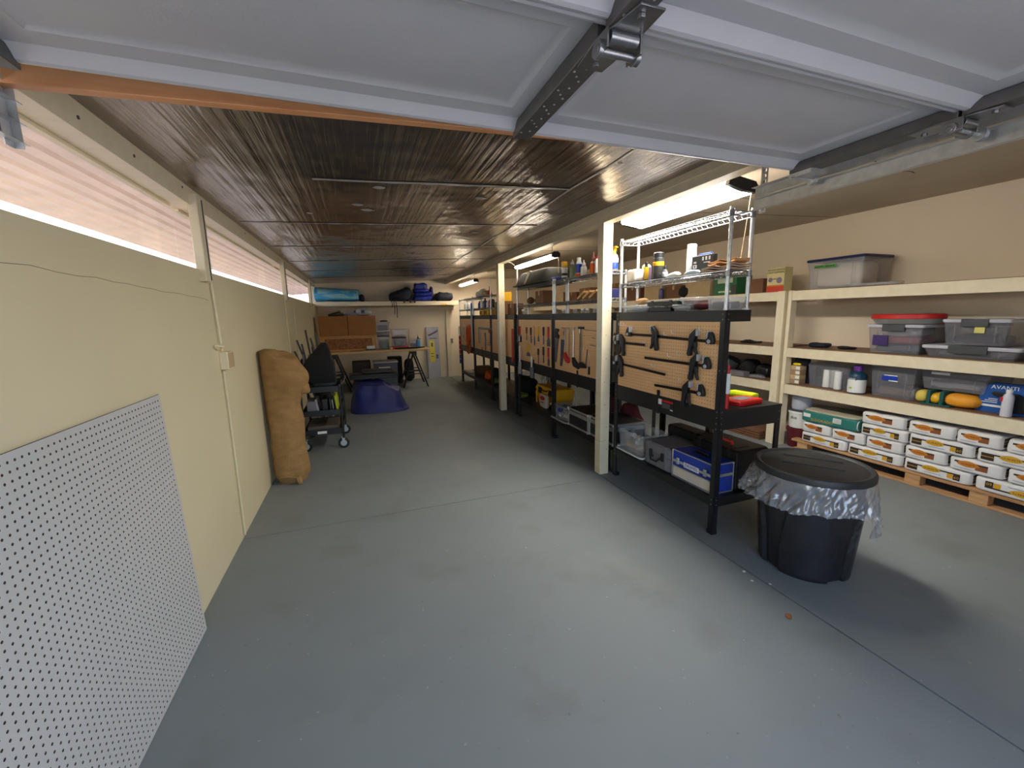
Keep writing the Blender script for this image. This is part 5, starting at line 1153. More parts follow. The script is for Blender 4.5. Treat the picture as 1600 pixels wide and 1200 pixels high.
# middle shelf
def big_tote(label, loc, w, d, h, fill, stick):
    return tote('storage_tote', label, loc, w, d, h, CLGREY, fill=fill, lid_mat=M('white_grey_lid', (196, 196, 206), .35), latch=DGREY, tag_=stick)
big_tote('tall lidded tote with a photo sticker under the red and silver tray', (4.80, 2.385, S2), .43, .44, .25, [(M('grey_blue_contents', (78, 92, 104), .7), .004, .07, .9), (M('rose_contents', (140, 60, 72), .7), .07, .15, .88), (LGREY, .15, .22, .8)], ([(.04, .16, .07, .165, 2), (.05, .15, .08, .155, 0), (.055, .10, .082, .095, 1)], [WHITE, BLUE, M('violet_edge', (60, 40, 100), .5)]))
big_tote('wide lidded tote at the doorway end of the middle shelf', (4.78, 1.86, S2), .58, .46, .085, [(GREY, .004, .07, .9)], None)
big_tote('small lidded tote stacked on the wide tote', (4.80, 1.87, S2+.104), .40, .36, .195, [(BLKM, .004, .08, .85), (M('mixed_contents', (104, 98, 84), .7, var=.5, scale=25), .08, .14, .7)], ([(-.06, .0, .10, .15, 0)], [M('yellow_note', (220, 210, 120), .6)]))
t = thing('serving_tray', 'oval red and silver tray lying on the tall lidded tote', 'tray', (4.76, 2.385, S2+.266)); 
def ov(r, z, k=1.0): return [(r*.20*math.cos(q)*k, r*.27*math.sin(q), z) for q in [2*PI*i/36 for i in range(36)]]
a = MB(); a.loft([ov(.7, 0), ov(.85, .004), ov(.97, .045), ov(1.0, .05), ov(.95, .05), ov(.8, .012)]); obj('silver_tray', a, ALU, t)
a = MB(); a.loft([ov(.96, .048), ov(1.0, .052), ov(1.0, .085), ov(.96, .092), ov(.9, .09)]); obj('red_rim', a, RED, t)
a = MB(); a.loft([ov(.93, .088), ov(.95, .096), ov(.8, .10)]); obj('wrapped_top', a, CLOUD, t)
soft('dark_packet', 'dark packet lying on the middle shelf by the post', 'packet', (4.74, 3.12, S2), .16, .22, .055, NAVY, 2.6, .014, 3)
soft('dark_packet', 'flat dark packet further along the middle shelf', 'packet', (4.74, 2.85, S2), .14, .16, .03, BLKM, 2.6, .01, 5)
soft('knitted_beanie', 'dark knitted beanie at the doorway end of the middle shelf', 'hat', (4.75, 1.44, S2), .26, .20, .10, M('dark_plum_cloth', (40, 26, 36), .8), 2.4, .02, 6)
# top shelf
t = tote('storage_tote', 'large clear tote with dark blue lid and green tape on the top shelf', (4.80, 2.965, S3), .56, .44, .295, CLOUD, lid_mat=M('dark_blue_lid', (40, 42, 84), .4), fill=[(M('pale_paper_fill', (240, 230, 214), .8, bump=.4, bscale=10), .004, .26, .90)], tag_=([(-.02, .20, .215, .245, 0)] + [(.19-.022*k-.014, .19-.022*k, .224, .236, 1) for k in range(9) if k != 4], [M('green_tape', (66, 150, 44), .5), INK]))
one('plastic_cover', 'clear flat lid lying before the tote on the top shelf', 'lid', MB().loft([[(x, y, z) for x, y in rrect(.42+g, .14+g, .02)] for z, g in ((0, -.01), (.004, 0), (.03, .004), (.03, -.004), (.008, -.012))]), CLOUD, (4.60, 2.60, S3))
carton('sensor_box', 'yellow and red carton lettered MOTION SENSOR LIGHT CONTROL on the top shelf', (4.585, 3.545, S3), .21, .13, .27, M('pale_yellow_card', (222, 208, 150), .6), tape=False,
    prints=([(-.105, .105, 0, .06, 2), (-.105, .105, .06, .075, 1), (-.085, .03, .012, .03, 0)], [('MOTION SENSOR', .026, (-.067, 0, .242), '-x', 3, .0004), ('LIGHT CONTROL', .026, (-.067, 0, .215), '-x', 3, .0004)]), pmats=[WHITE, OCHRE, M('red_card', (204, 62, 40), .6), INK])
t = thing('lamp_print', 'grey twin lamp picture on the yellow and red carton', 'picture', (4.519, 3.545, S3+.125)); a = MB(); a.lathe([(0, 0), (.03, 0), (.034, -.002), (.026, -.003), (0, -.002)], (-.001, -.05, 0), 16, 0, 'x'); a.lathe([(0, 0), (.024, 0), (.027, -.002), (.018, -.003), (0, -.002)], (-.001, .06, .01), 16, 0, 'x'); a.box(-.0025, -.001, -.02, .035, .012, .024); obj('picture', a, M('violet_grey_print', (128, 118, 140), .5), t)
carton('carton', 'small brown carton beside the yellow and red one', (4.60, 3.80, S3), .20, .16, .165, BROWN, tape=False)
carton('green_carton', 'green and white carton beyond the small brown one on the top shelf', (4.66, 4.26, S3), .36, .26, .24, GREEN, tape=False, prints=([(-.12, .12, .15, .22, 0), (-.16, .1, .03, .05, 0), (-.18, -.10, .0, .12, 1)],), pmats=[M('pale_green_print', (190, 204, 176), .6), BLKP])
BACK = [(4.78, .46, .30, .26, TANB, 'pale carton on the top shelf beyond the green carton'), (5.30, .34, .24, .19, BROWN, 'dark brown carton on the top shelf behind the nearest wire rack'), (5.78, .40, .28, .28, TANB, 'framed pale carton on the top shelf, third past the green carton'), (6.30, .46, .30, .24, BROWN, 'brown carton behind the second wire rack, farthest from the aisle'),
        (6.85, .50, .32, .34, M('kraft_carton', (150, 112, 74), .75), 'kraft carton on the top shelf behind the spray cans'), (7.40, .46, .32, .30, BROWN, 'brown carton on the top shelf behind the glue bottles'), (7.95, .46, .32, .33, MATS['kraft_carton'], 'kraft carton on the top shelf behind the second rack posts'), (8.55, .5, .32, .27, BROWN, 'brown carton on the top shelf behind the black tub'), (9.2, .5, .32, .30, TANB, 'pale carton near the end of the top shelf'), (9.9, .6, .32, .3, MATS['kraft_carton'], 'kraft carton last on the top shelf')]
for y, w_, d_, h_, m, lb in BACK: carton('carton', lb, (4.72, y, S3), w_, d_, h_, m)
soft('dark_helmet', 'dark round helmet on the top shelf between two cartons', 'helmet', (4.62, 5.05, S3), .2, .22, .17, BLKM, 2.2, .01, 3)
bottle('bottle', 'violet bottle beside the framed pale carton', (4.56, 5.52, S3), .04, .20, M('violet_plastic', (84, 76, 130), .4), LGREY)
# dark tools on the shelves behind the benches
for i, (y, z, sx, sy, sz, m, lb) in enumerate(((4.0, S1, .26, .20, .20, BLKM, 'black power tool bag on the lowest shelf past the post'), (3.75, S1, .24, .22, .16, BLKP, 'black tool lump next to the black bag on the lowest shelf'), (3.56, S1, .2, .16, .14, BLKM, 'black cable bundle right behind the shelf post'), (4.35, S1, .28, .30, .22, DGREY, 'dark grey bundle farther down the lowest shelf'), (4.0, S2, .2, .22, .03, BLKM, 'flat black pouch on the middle shelf past the post'))):
    soft('tool_bundle', lb, 'tool bundle', (4.76, y, z), sx, sy, sz, m, 2.4, .03, i+2)
carton('grey_box', 'low grey carton at the front of the lowest shelf past the post', (4.58, 4.0, S1), .24, .10, .06, GREY, tape=False)
soft('clear_bag', 'clear bag of fittings at the front of the lowest shelf past the post', 'bag', (4.57, 3.72, S1), .10, .22, .05, CLOUD, 2.4, .014, 7)
carton('carton', 'brown carton on the middle shelf behind the second bench', (4.75, 5.0, S2), .5, .3, .3, BROWN); carton('carton', 'brown carton on the middle shelf behind the third bench', (4.75, 6.0, S2), .5, .3, .25, TANB)
carton('carton', 'brown carton on the lowest shelf behind the second bench', (4.75, 5.4, S1), .5, .3, .25, BROWN)

# ================================================================== RUBBISH BIN
bin_ = thing('rubbish_bin', 'round black plastic rubbish bin standing by the nearest bench', 'rubbish bin', (2.485, 1.61, 0), math.radians(215))
def bin_r(th, z):
    r = .235 + .05*z/.62
    # broad raised side panels with arched tops, sunk channels between
    k = ((th/(PI/2)+.5) % 1)-.5                     # -0.5..0.5 across each quarter
    top = .50 - .30*max(0, abs(k)-.16)**2*30
    e = 1.0
    e *= min(1, max(0, (.36-abs(k))/.025)); e *= min(1, max(0, (top-z)/.03))
    g = .006*math.exp(-((abs(k)-.43)/.012)**2)      # narrow upright ribs
    return r - .020 + .020*e + g*(1 if z < .5 else 0)
a = MB(); L = []
nz = 30; nt = 144
L.append([(bin_r(2*PI*i/nt, 0)*.6*math.cos(2*PI*i/nt), bin_r(2*PI*i/nt, 0)*.6*math.sin(2*PI*i/nt), .004) for i in range(nt)])
L.append([((bin_r(2*PI*i/nt, 0)-.012)*math.cos(2*PI*i/nt), (bin_r(2*PI*i/nt, 0)-.012)*math.sin(2*PI*i/nt), 0) for i in range(nt)])
for j in range(nz+1):
    z = .012+.608*j/nz; L.append([(bin_r(2*PI*i/nt, z)*math.cos(2*PI*i/nt), bin_r(2*PI*i/nt, z)*math.sin(2*PI*i/nt), z) for i in range(nt)])
a.loft(L); obj('body', a, M('black_bin_plastic', (34, 34, 38), .38, var=.25, scale=9, bump=.05, bscale=120), bin_, smooth=50)
a = MB(); a.lathe([(.292, .60), (.300, .602), (.302, .628), (.296, .640), (.288, .644), (.272, .640), (.266, .634), (.250, .636), (.20, .640), (0, .644)], n=72)
for x in (-.09, .06): a.cbox((x, 0, .644), (.012, .30, .008))
a.cbox((-.17, .02, .640), (.035, .10, .006))
obj('lid', a, M('dusty_black_lid', (44, 45, 47), .5, var=.3, scale=7, bump=.08, bscale=80), bin_)
a = MB(); [a.box(s*.30-.02, s*.30+.02, -.06, .06, .60, .63) for s in (-1,)]; obj('handle', a, BLKP, bin_, bev=.006)
def liner(u, v):
    th = 2*PI*u; c = Vector((math.cos(th), math.sin(th), 0))
    n1 = noise.noise(Vector((c.x*2.2, c.y*2.2, 3.7))); n2 = noise.noise(Vector((c.x*5, c.y*5, v*1.2+1))); n3 = noise.noise(Vector((c.x*13, c.y*13, v*2.2)))
    n4 = abs(noise.noise(Vector((c.x*9+v*2.5, c.y*9-v*2.0, 8))))
    d1 = math.atan2(math.sin(th-5.15), math.cos(th-5.15)); d2 = math.atan2(math.sin(th-2.55), math.cos(th-2.55))
    ln = .185 + .04*n1 + .16*math.exp(-(d1/.32)**2) - .03*math.exp(-((d1+1.1)/.4)**2)
    fl = .035 + .05*math.exp(-(d2/.5)**2) + .02*math.exp(-(d1/.5)**2)
    r = .297 + (fl + .034*n2 + .018*n3 - .05*n4)*(v**.85)
    return Vector((r*math.cos(th), r*math.sin(th), .612 - ln*v + .012*n3*v))
a = MB(); a.grid(liner, 300, 34, 0, True); a.keep = True
one('bin_liner', 'clear polythene liner hanging out under the lid of the black bin', 'bin liner', a, FILM, (2.485, 1.61, 0), smooth=180)

# ================================================================== LEANING PEGBOARD BY THE LEFT WALL
p = tag(obj('pegboard_sheet', pegboard_mesh(2.438, 1.219, .006, 47, 95, .0254, r=.0043), [PEGW, PEGB]), 'grey white pegboard sheet leaning on the wall under the strip window', 'pegboard')
p.rotation_euler = (0, math.radians(1.9), PI); p.location = (-.866, 2.302-1.219, .612); p.data.shade_flat()

# ================================================================== FAR LEFT: BURLAP ROLL, CART, TABLE, END WALL SHELF
def burlap(u, v):
    th = 2*PI*u; h = v
    r = .152 + .012*noise.noise(Vector((math.cos(th)*2, math.sin(th)*2, h*5)))
    r *= 1 + .06*math.sin(h*9+1)*.3
    if h < .06: r *= .80 + .2*h/.06
    bulge = .10*math.exp(-((h-.83)/.13)**2)*max(0, math.cos(th+.35))**1.5 - .02*math.exp(-((h-.60)/.08)**2)*max(0, math.cos(th+.3))
    r += bulge
    z = 1.24*h - .02*math.cos(th)*h - .05*max(0, math.cos(th+.6))*max(0, h-.86)/.14
    cx = .0 - .02*h; cy = .0
    return Vector((cx+r*math.cos(th), cy+r*math.sin(th)*.9, z + .012*noise.noise(Vector((th*2, 3, 1)))*(1 if h > .97 else 0)))
t = thing('burlap_roll', 'tall brown burlap roll standing in the corner by the left wall', 'burlap roll', (-.722, 4.36, 0)); a = MB(); a.grid(burlap, 56, 60, 0, True)
rim = [burlap(i/56, 1.0) for i in range(56)]
lo = [[p for p in rim]] + [[Vector((p.x*k+(-.02)*(1-k), p.y*k, p.z+dz)) for p in rim] for k, dz in ((.93, .012), (.75, .018), (.4, .016), (.05, .012))]
a.loft(lo, 0, False, True); bt = [burlap(i/56, 0) for i in range(56)]; a._face([a.bm.verts.new(p) for p in bt][::-1])
bmesh.ops.remove_doubles(a.bm, verts=a.bm.verts[:], dist=.0005)
obj('roll', a, BURL, t, smooth=60)
a = MB(); a.super(.10, .15, .12, 2.6, 8, (.175, -.02, .90), 0, .03, 4); obj('loose_flap', a, BURL, t)
a = MB(); a.tube([(.06, -.125, .03), (.075, -.155, .05), (.08, -.16, .02), (.09, -.17, .004)], [.02, .03, .024, .012], 7); a.tube([(-.10, -.12, .07), (-.03, -.15, .08), (.06, -.14, .06), (.12, -.09, .07)], .008, 6); obj('knotted_tie', a, BURL, t)
# utility cart
t = thing('utility_cart', 'black three tier utility cart on casters behind the burlap roll', 'cart', (-.49, 5.55, 0)); cw, cd = .42, .66
for z in (.19, .42, .70):
    a = MB(); a.box(-cw/2, cw/2, -cd/2, cd/2, z, z+.006)
    for s in (-1, 1): a.box(s*cw/2-.004, s*cw/2+.004, -cd/2, cd/2, z, z+.065); a.box(-cw/2, cw/2, s*cd/2-.004, s*cd/2+.004, z, z+.065)
    obj('tray', a, BLK, t, bev=.002)
for x in (-1, 1):
    for y in (-1, 1):
        a = MB(); a.cyl((x*cw/2, y*cd/2, .13), (x*cw/2, y*cd/2, .775), .014); a.lathe([(.016, .775), (.016, .785), (0, .792)], (x*cw/2, y*cd/2, 0), 10); obj('upright', a, BLK, t)
        a = MB(); a.lathe([(.0, -.016), (.056, -.016), (.064, -.009), (.064, .009), (.056, .016), (0, .016)], (x*(cw/2-.005), y*cd/2+.02, .064), 22, 0, 'y'); w_ = obj('caster_wheel', a, BLKP, t)
        a = MB(); a.lathe([(0, -.019), (.036, -.019), (.036, .019), (0, .019)], (x*(cw/2-.005), y*cd/2+.02, .064), 14, 0, 'y'); [a.box(x*(cw/2-.005)-.016, x*(cw/2-.005)+.016, y*cd/2+.02+q-.002, y*cd/2+.02+q+.002, .06, .14) for q in (-.022, .022)]; a.box(x*(cw/2-.005)-.02, x*(cw/2-.005)+.02, y*cd/2-.006, y*cd/2+.046, .138, .146); obj('caster_fork', a, SIL, w_)
a = MB(); a.tube([(cw/2, -cd/2+.02, .765), (cw/2+.04, -cd/2+.04, .80), (cw/2+.05, 0, .82), (cw/2+.04, cd/2-.04, .80), (cw/2, cd/2-.02, .765)], .012, 8); obj('push_handle', a, BLKP, t)
a = MB(); a.box(-.07, .03, -cd/2-.0065, -cd/2-.004, .205, .235); obj('sticker', a, WHITE, t)
t = thing('fabric_seat', 'black padded bag with a peaked back standing on the cart top', 'bag', (-.475, 5.60, .707)); 
def pk(k, z, x0): return [(x0+x*k, y*k*.9, z) for x, y in rrect(.30, .34, .025)]
a = MB(); a.loft([pk(.72, 0, .02), pk(.78, .02, .02), pk(.86, .10, .0), pk(.99, .30, -.03), pk(.78, .37, -.02), pk(.52, .45, .01), pk(.28, .52, .03), pk(.16, .55, .035)]); obj('body', a, BLKM, t)
a = MB(); a.loft([pk(.80, 0, .02), pk(.82, .06, .02), pk(.80, .07, .02)]); obj('base_band', a, BLKP, t)
ZC = .427
for i, (x, w_, h_, m, tl, lb) in enumerate(((-.605, .10, .15, GREY, 0, 'grey bin on the middle cart tray'), (-.535, .02, .17, M('pale_folder', (170, 166, 170), .5), -.15, 'pale folder leaning on the grey bin of the cart'), (-.46, .06, .17, BLKP, 0, 'black box on the middle cart tray'), (-.395, .015, .17, DGREY, -.06, 'dark board standing on the middle cart tray'), (-.368, .010, .155, M('cream_board', (206, 202, 190), .5), -.08, 'thin cream board standing on the middle cart tray'), (-.325, .020, .20, LIME, -.1, 'lime green board standing on the middle cart tray'))):
    one('cart_item', lb, 'box', MB().cbox((0, 0, h_/2), (w_, .30, h_)), m, (x, 5.45, ZC+.006), rot=(0, tl, 0), bev=.003)
carton('toolbox_low', 'brown grey box on the lowest cart tray', (-.50, 5.50, .197), .44, .34, .085, M('brown_grey_plastic', (92, 84, 74), .5), tape=False)
# folded camp chairs behind the cart
t = thing('folded_chair', 'folded black camp chair with pale rods leaning in the corner behind the cart', 'chair', (-.60, 6.35, 0)); random.seed(8)
for i in range(13):
    a = MB(); x = -.13+.021*i; a.tube([(x+.14, .02*i-.10, .02), (x-.02+random.uniform(-.05, .06), .012*i-.04, .62), (x-.10+random.uniform(-.07, .07), .012*i-.02, 1.18+random.uniform(-.16, .22))], .012, 6); obj('rod', a, DGREY if i % 4 else GREY, t)
a = MB(); a.super(.20, .16, .72, 3, 8, (0, 0, 0), 0, .03, 3); a.map(lambda v: Vector((v.x-.14*v.z/.36-.02, v.y+.02, v.z+.64))); obj('cloth', a, BLKM, t)
# tarp covered heap with black cases
def tarp(u, v):
    th = 2*PI*u; c, d = math.cos(th), math.sin(th)
    e = (abs(c)**3.2+abs(d)**3.2)**(-1/3.2)
    s = 1.16-.30*v/.7 if v < .7 else .86*(1-v)/.3
    if v < .05: s += .10*max(0, math.cos(th+.6))**6
    x, y = .40*e*s*c, .34*e*s*d
    top = .46 - .16*max(0, x-.10)/.3 - .05*max(0, -y)
    n = noise.noise(Vector((c*2.0, d*2.0, v*2.2+4))); n2 = noise.noise(Vector((x*5, y*5, v*3)))
    k = 1 + .16*n*min(1, v*3)*(1 if v < .7 else .5)
    return Vector((x*k, y*k, max(.003, top*min(1, v/.62)**.75 + (.035*n2 if v > .1 else 0))))
a = MB(); a.grid(tarp, 72, 36, 0, True); bmesh.ops.remove_doubles(a.bm, verts=a.bm.verts[:], dist=.001)
one('tarp_heap', 'navy blue tarpaulin draped over a low heap on the floor under the table', 'tarpaulin', a, TARPN, (.21, 7.35, 0), smooth=70)
t = hard_case('keyboard_case', 'long flat black case lying on the navy tarpaulin', (.17, 7.62, .505), .34, .80, .085, BLKP); 
t = hard_case('keyboard_case', 'smaller dark case on top of the long flat black case', (.24, 7.66, .595), .26, .52, .055, M('brown_black_plastic', (50, 44, 40), .4))
one('white_strip', 'white strip lying on the dark cases', 'strip', MB().box(-.10, .10, -.02, .02, 0, .02), LGREY, (.36, 7.72, .652), bev=.003)
# work table on sawhorses
t = thing('work_table', 'pale wooden table board on sawhorses along the end wall', 'table', (.29, 9.66, 0)); a = MB(); a.box(-1.16, 1.14, -.36, .42, .80, .845); obj('board', a, TABLEW, t, bev=.003)
def sawhorse(label, x):
    t = thing('sawhorse', label, 'sawhorse', (x, 9.62, 0)); a = MB(); a.box(-.045, .045, -.38, .38, .725, .798); obj('beam', a, BLKP, t, bev=.004)
    for sx in (-1, 1):
        for sy in (-1, 1): a = MB(); a.bar((sx*.02, sy*.28, .75), (sx*.27, sy*.34, .0), .045, .03); obj('leg', a, BLKP, t, bev=.003)
    for sy in (-1, 1):
        for z in (.30, .36): a = MB(); k = (.75-z)/.75; a.bar((-.02-.25*k, sy*(.28+.06*k), z), (.02+.25*k, sy*(.28+.06*k), z), .02, .02); obj('crossbar', a, BLKP, t)
sawhorse('black folding sawhorse under the open end of the table', 1.08); sawhorse('black folding sawhorse under the wall end of the table', -.55)
TT = .846
carton('carton', 'large tan carton on the table nearest the window wall', (-.53, 9.76, TT+.335), .40, .565, .41, TAN, rz=-PI/2+PI/2); carton('carton', 'large tan carton on the table beside the other, by the stacked totes', (.045, 9.76, TT+.335), .40, .565, .41, TAN)
t = thing('framed_board', 'wooden framed strand board standing on the table under the tan cartons', 'board', (-.25, 9.66, TT)); a = MB(); a.box(-.55, .55, .0, .26, .0, .03); a.box(-.56, .56, -.01, .27, .262, .333); a.box(-.56, -.48, -.01, .27, .03, .262); a.box(.48, .56, -.01, .27, .03, .262); obj('frame', a, wood_mat('honey_pine', (212, 156, 90), (224, 172, 106), 3, (1, 8, 8), .5), t, bev=.003)
a = MB(); a.box(-.48, .48, .02, .04, .03, .262); obj('panel', a, OSB, t, smooth=0)
one('white_box', 'white box on the table before the strand board', 'box', MB().box(-.085, .085, -.03, .03, 0, .065), WHITE, (.19, 9.60, TT+.03), bev=.003)
one('dark_book', 'dark flat box under the white box on the table', 'box', MB().box(-.10, .10, -.05, .05, 0, .028), DGREY, (.19, 9.58, TT), bev=.002)
one('knife', 'thin dark tool lying on the table near the cartons', 'tool', MB().box(-.14, .14, -.012, .012, 0, .014), BROWN, (-.10, 9.42, TT), bev=.002)
# clothes hangers / pale cloths on the cartons
for i, (x, m, lb) in enumerate(((-.42, DGREY, 'dark grey plastic hanger lying on the tan cartons'), (-.10, LGREY, 'pale grey plastic hangers piled on the tan cartons'))):
    t = thing('hanger_pile', lb, 'hangers', (x, 9.72, TT+.745))
    for k in range(3 if i else 2):
        a = MB(); z = .022*k+.012; a.tube([(-.20, -.02*k, z), (0, .02, z+.055), (.20, -.02*k, z), (-.20, -.02*k, z)], .012, 6); a.tube([(0, .02, z+.055), (.02, .03, z+.09), (.05, .03, z+.07)], .006, 5); obj('hanger', a, m, t)
soft('helmet_visor', 'pale grey curved guard with black centre on the tan cartons', 'guard', (.10, 9.70, TT+.745), .34, .22, .16, LGREY, 2, .02, 4)
one('guard_vent', 'black square vent on the pale grey guard', 'vent', MB().box(-.035, .035, -.02, .02, -.03, .03), BLKP, (.08, 9.575, TT+.835), bev=.004)
# small totes stacked on the table
def ytote(label, x, z, w, d, h, fill, y=9.72, lm=None, latch=None): return tote('storage_tote', label, (x, y, z), d, w, h, CLGREY, fill=fill, lid_mat=lm or CLOUD, latch=None, rz=0)
ytote('small clear tote of green and yellow fittings, bottom of the table stack', .47, TT, .25, .30, .29, [(M('green_fittings', (90, 104, 70), .6, var=.5, scale=18), .01, .22, .85)], lm=DGREY)
ytote('clear shallow tote in the middle of the table stack', .47, TT+.305, .29, .30, .10, [(LGREY, .004, .07, .85)], lm=M('white_grey_lid', (196, 196, 206), .35))
ytote('clear tote with dark tools topmost of the table stack', .47, TT+.42, .29, .30, .17, [(DGREY, .004, .11, .85)], lm=CLOUD)
soft('dark_strap', 'dark strap lying on the topmost tote of the table stack', 'strap', (.50, 9.70, TT+.605), .18, .06, .04, BLKM, 2.4, .012, 3)
ytote('red lidded clear tote in the middle of the table', .80, TT+.06, .28, .24, .19, [(GREY, .004, .12, .85)], y=9.62, lm=DRED)
ytote('large cloudy tote behind the red lidded one', .86, TT, .40, .26, .42, [(LGREY, .01, .30, .85)], y=9.92, lm=CLOUD)
ytote('low cloudy tote at the open end of the table', 1.17, TT, .26, .24, .20, [(GREY, .01, .1, .85)], y=9.88, lm=CLOUD)
one('red_case', 'red and white flat case on the table under the red lidded tote', 'case', MB().box(-.28, .12, -.12, .12, 0, .055), RED, (.88, 9.62, TT), bev=.006)
one('white_cloth', 'white folded sheet beside the red flat case', 'sheet', MB().box(-.10, .12, -.1, .1, 0, .03), WHITE, (1.12, 9.62, TT), bev=.006)
one('black_tray', 'long black tool lying along the table edge', 'tool', MB().tube([(-.30, 0, .022), (-.2, -.01, .022), (.2, .01, .024), (.36, .0, .03)], [.016, .022, .022, .012], 8), BLKP, (.98, 9.42, TT))
soft('white_roll', 'small cream roll on the table edge beside the black tool', 'roll', (.60, 9.42, TT), .07, .07, .07, TANB, 2.2, .004, 2)
bottle('bottle', 'blue bottle with dark nozzle at the open end of the table', (1.22, 9.62, TT), .05, .30, M('sky_blue_plastic', (60, 140, 200), .4), BLKP, neck=.35, cap_h=.3, squirt=True)
# under the table
tote('storage_tote', 'grey tote with pale lid on the floor under the table', (.46, 9.42, 0), .5, .50, .60, M('grey_blue_plastic', (84, 92, 104), .5), lid_mat=LGREY, rz=0)
one('speaker_box', 'dark tall box on the floor under the table beside the sawhorse', 'box', MB().box(-.16, .16, -.15, .15, 0, .62), BLKM, (.72, 10.25, 0), bev=.01)
one('dark_bin', 'dark brown bin under the wall end of the table', 'bin', MB().box(-.19, .19, -.2, .2, 0, .60), M('dark_brown_bin', (44, 32, 28), .6), (-.03, 9.75, 0), bev=.01)
soft('black_sack', 'black sack on the floor behind the open sawhorse', 'sack', (1.05, 10.28, 0), .24, .26, .55, BLKM, 3, .03, 8)
# packaged panel leaning on the end wall
t = thing('packaged_blade', 'tall narrow packaged panel with yellow label leaning on the end wall', 'package', (1.70, 10.42, 0)); t.rotation_euler = (math.radians(-5), 0, 0)
a = MB(); a.box(-.155, .155, 0, .05, 0, 1.30); obj('card', a, M('silver_package', (176, 174, 184), .4, var=.1, scale=6), t, bev=.004)
a = MB(); a.box(-.10, .03, -.002, .004, .42, .96); obj('yellow_label', a, M('yellow_label', (226, 208, 70), .5), t)
a = MB(); a.prism([(-.12, 1.10), (.10, 1.20), (.13, 1.24), (.13, 1.17), (-.10, 1.06)], -.002, .004, 'y'); a.box(-.09, .10, -.002, .004, 1.0, 1.02); a.box(.06, .11, -.002, .004, .50, .60); a.box(-.05, -.01, -.0035, .004, .80, .90); a.box(-.07, .0, -.0035, .004, .55, .57); a.box(-.07, .0, -.0035, .004, .62, .64); obj('print', a, M('slate_print', (84, 84, 104), .5), t)
one('wall_switch', 'small grey switch box on the end wall by the last bench', 'switch', MB().box(-.03, .03, -.02, 0, -.05, .05), GREY, (2.20, YB, .93), bev=.003)
# shelf on the end wall
t = thing('wall_shelf', 'cream shelf across the end wall above the table', 'shelf', (.7, 10.36, 1.88)); a = MB(); a.box(-1.59, 1.6, -.21, .235, .012, .03); obj('board', a, PLY, t, smooth=0)
a = MB(); a.box(-1.59, 1.6, -.24, -.21, -.065, .03); obj('front_board', a, TRIM, t, bev=.003)
a = MB(); a.box(-1.59, 1.6, .205, .235, -.165, -.07); obj('ledger', a, TRIM, t, bev=.003)
def rolltarp(u, v):
    th = 2*PI*u; r = .172*(1+.16*noise.noise(Vector((math.cos(th)*2, math.sin(th)*2, v*3)))) * (1-.18*v)
    flat = 1 if math.sin(th) > -.6 else .85
    return Vector((-.44+.88*v + .03*math.cos(th), r*1.15*math.cos(th), max(.003, .15-.02*v + r*flat*math.sin(th)*(1-.12*v))))
t = thing('tarp_roll', 'light blue rolled tarpaulin on the end wall shelf by the windows', 'tarpaulin', (-.42, 10.30, 1.911)); a = MB(); a.grid(rolltarp, 40, 30, 0, True); a._face([a.bm.verts.new(rolltarp(i/40, 1)) for i in range(40)]); a._face([a.bm.verts.new(rolltarp(i/40, 0)) for i in range(40)][::-1]); bmesh.ops.remove_doubles(a.bm, verts=a.bm.verts[:], dist=.001); obj('roll', a, TARPL, t, smooth=60)
def flap(u, v):
    x = -.40+.84*u; th = .95*PI - v*.80*PI*(1)
    p = rolltarp(0, (x+.44)/.88); r = .165*(1-.18*(x+.44)/.88)
    y = -r*1.2*math.sin(v*1.9)*1.0; z = .155+ r*math.cos(v*1.9) - .02*(x+.44)
    k = max(0, .35-u)*.9*v
    return Vector((x, y-.006, z + k*.12 - .04*u*v))
a = MB(); a.grid(flap, 20, 12); a.keep = True; obj('pale_flap', a, TARPP, t, smooth=60)
soft('tarp_end', 'dark end of a rolled mat beside the light blue tarpaulin', 'mat', (.085, 10.36, 1.911), .12, .24, .17, NAVY, 2.6, .01, 4)
t = thing('backpack', 'dark navy backpack lying on the end wall shelf with straps hanging', 'backpack', (.93, 10.33, 1.911)); a = MB(); a.super(.56, .34, .28, 2.4, 12, (.02, 0, .13), 0, .035, 7); a.map(lambda v: Vector((v.x, v.y, max(.002, v.z*(1+.35*v.x/.28))))); obj('body', a, NAVY, t)
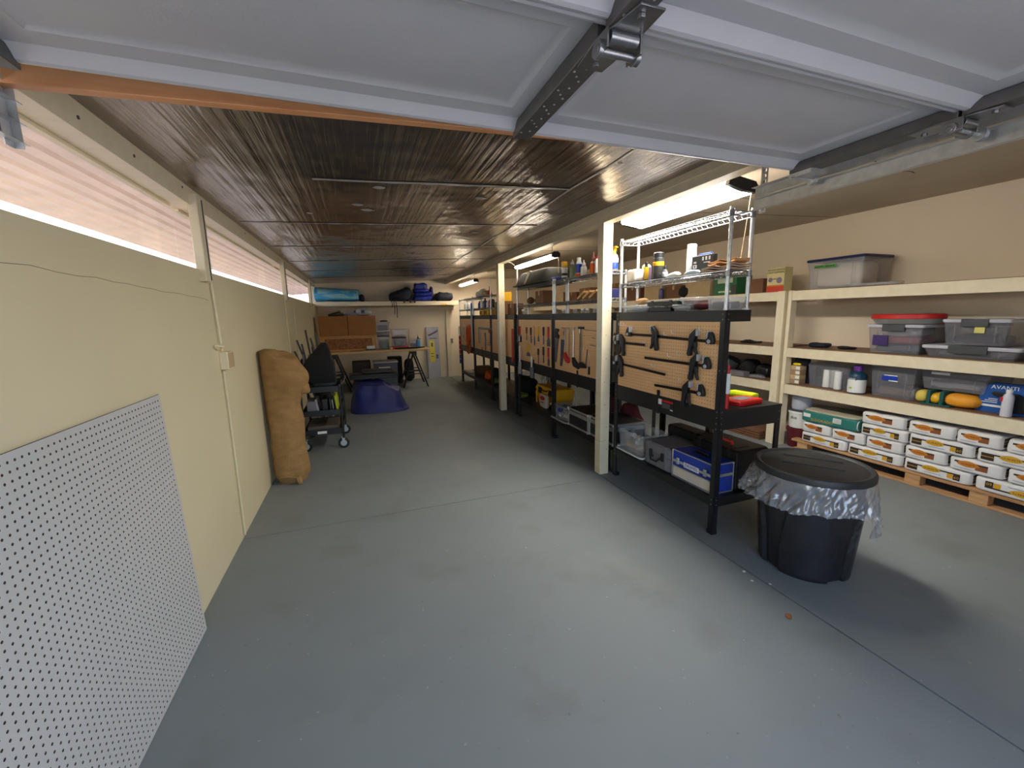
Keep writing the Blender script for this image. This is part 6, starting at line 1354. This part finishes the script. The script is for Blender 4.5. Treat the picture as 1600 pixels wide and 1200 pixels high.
for i, (x, l) in enumerate(((-.20, .14), (-.15, .30), (-.10, .38))):
    a = MB(); a.tube([(x, -.17, .08), (x-.01, -.262, .02), (x+.01, -.268, -l*.5), (x, -.268, -l)], .008, 6); obj('strap', a, BLKM, t)
for i, x in enumerate((.06, .20, .30)):
    a = MB(); a.box(x, x+.04, -.262, -.245, -.04, .02); obj('buckle', a, BLKP, t)
def stack():
    a = MB()
    for k, (sx, sy, sz, cx, cz, p) in enumerate(((.42, .36, .12, 0, .06, 4), (.40, .34, .10, .01, .16, 4), (.34, .28, .10, -.02, .25, 5), (.30, .20, .20, -.03, .33, 5))): a.super(sx, sy, sz, p, 10, (cx, 0, cz), 0, .028, k)
    for v in a.bm.verts: v.co.z = max(.002, v.co.z)
    return a
one('folded_vinyl', 'shiny royal blue folded vinyl stacked on the end wall shelf', 'folded vinyl', stack(), TARPB, (1.46, 10.33, 1.911), smooth=50)
soft('dark_bundle', 'dark navy bundle at the beam end of the end wall shelf', 'bundle', (1.985, 10.34, 1.911), .46, .32, .22, NAVY, 2.5, .04, 5)
soft('blue_bundle', 'small blue bundle between the folded vinyl and the dark bundle', 'bundle', (1.705, 10.42, 1.911), .09, .2, .36, TARPN, 2.6, .03, 6)
one('yellow_tag', 'yellow tag on the end wall shelf edge near the beam', 'tag', MB().box(-.07, .07, -.004, 0, -.012, .012), YEL, (1.95, 10.118, 1.83))
# leaves and scraps on the floor
random.seed(21)
for i, (x, y, s_) in enumerate(((2.06, 1.66, .012), (2.03, 1.58, .009), (2.10, 1.52, .008), (1.50, .55, .014), (1.95, 1.30, .02))):
    a = MB(); a.super(s_*2, s_*1.4, s_*.5, 2.4, 5, (0, 0, s_*.27), 0, s_*.2, i)
    one('paint_flake', ['white flake on the floor in front of the bin, biggest of three', 'white flake on the floor, middle of the three by the bin', 'tiny white flake on the floor closest to the bin', 'white flake on the floor near the joint by the doorway', 'brown flake on the floor left of the joint'][i], 'flake', a, WHITE if i < 4 else RUST, (x, y, 0), random.uniform(0, 3))
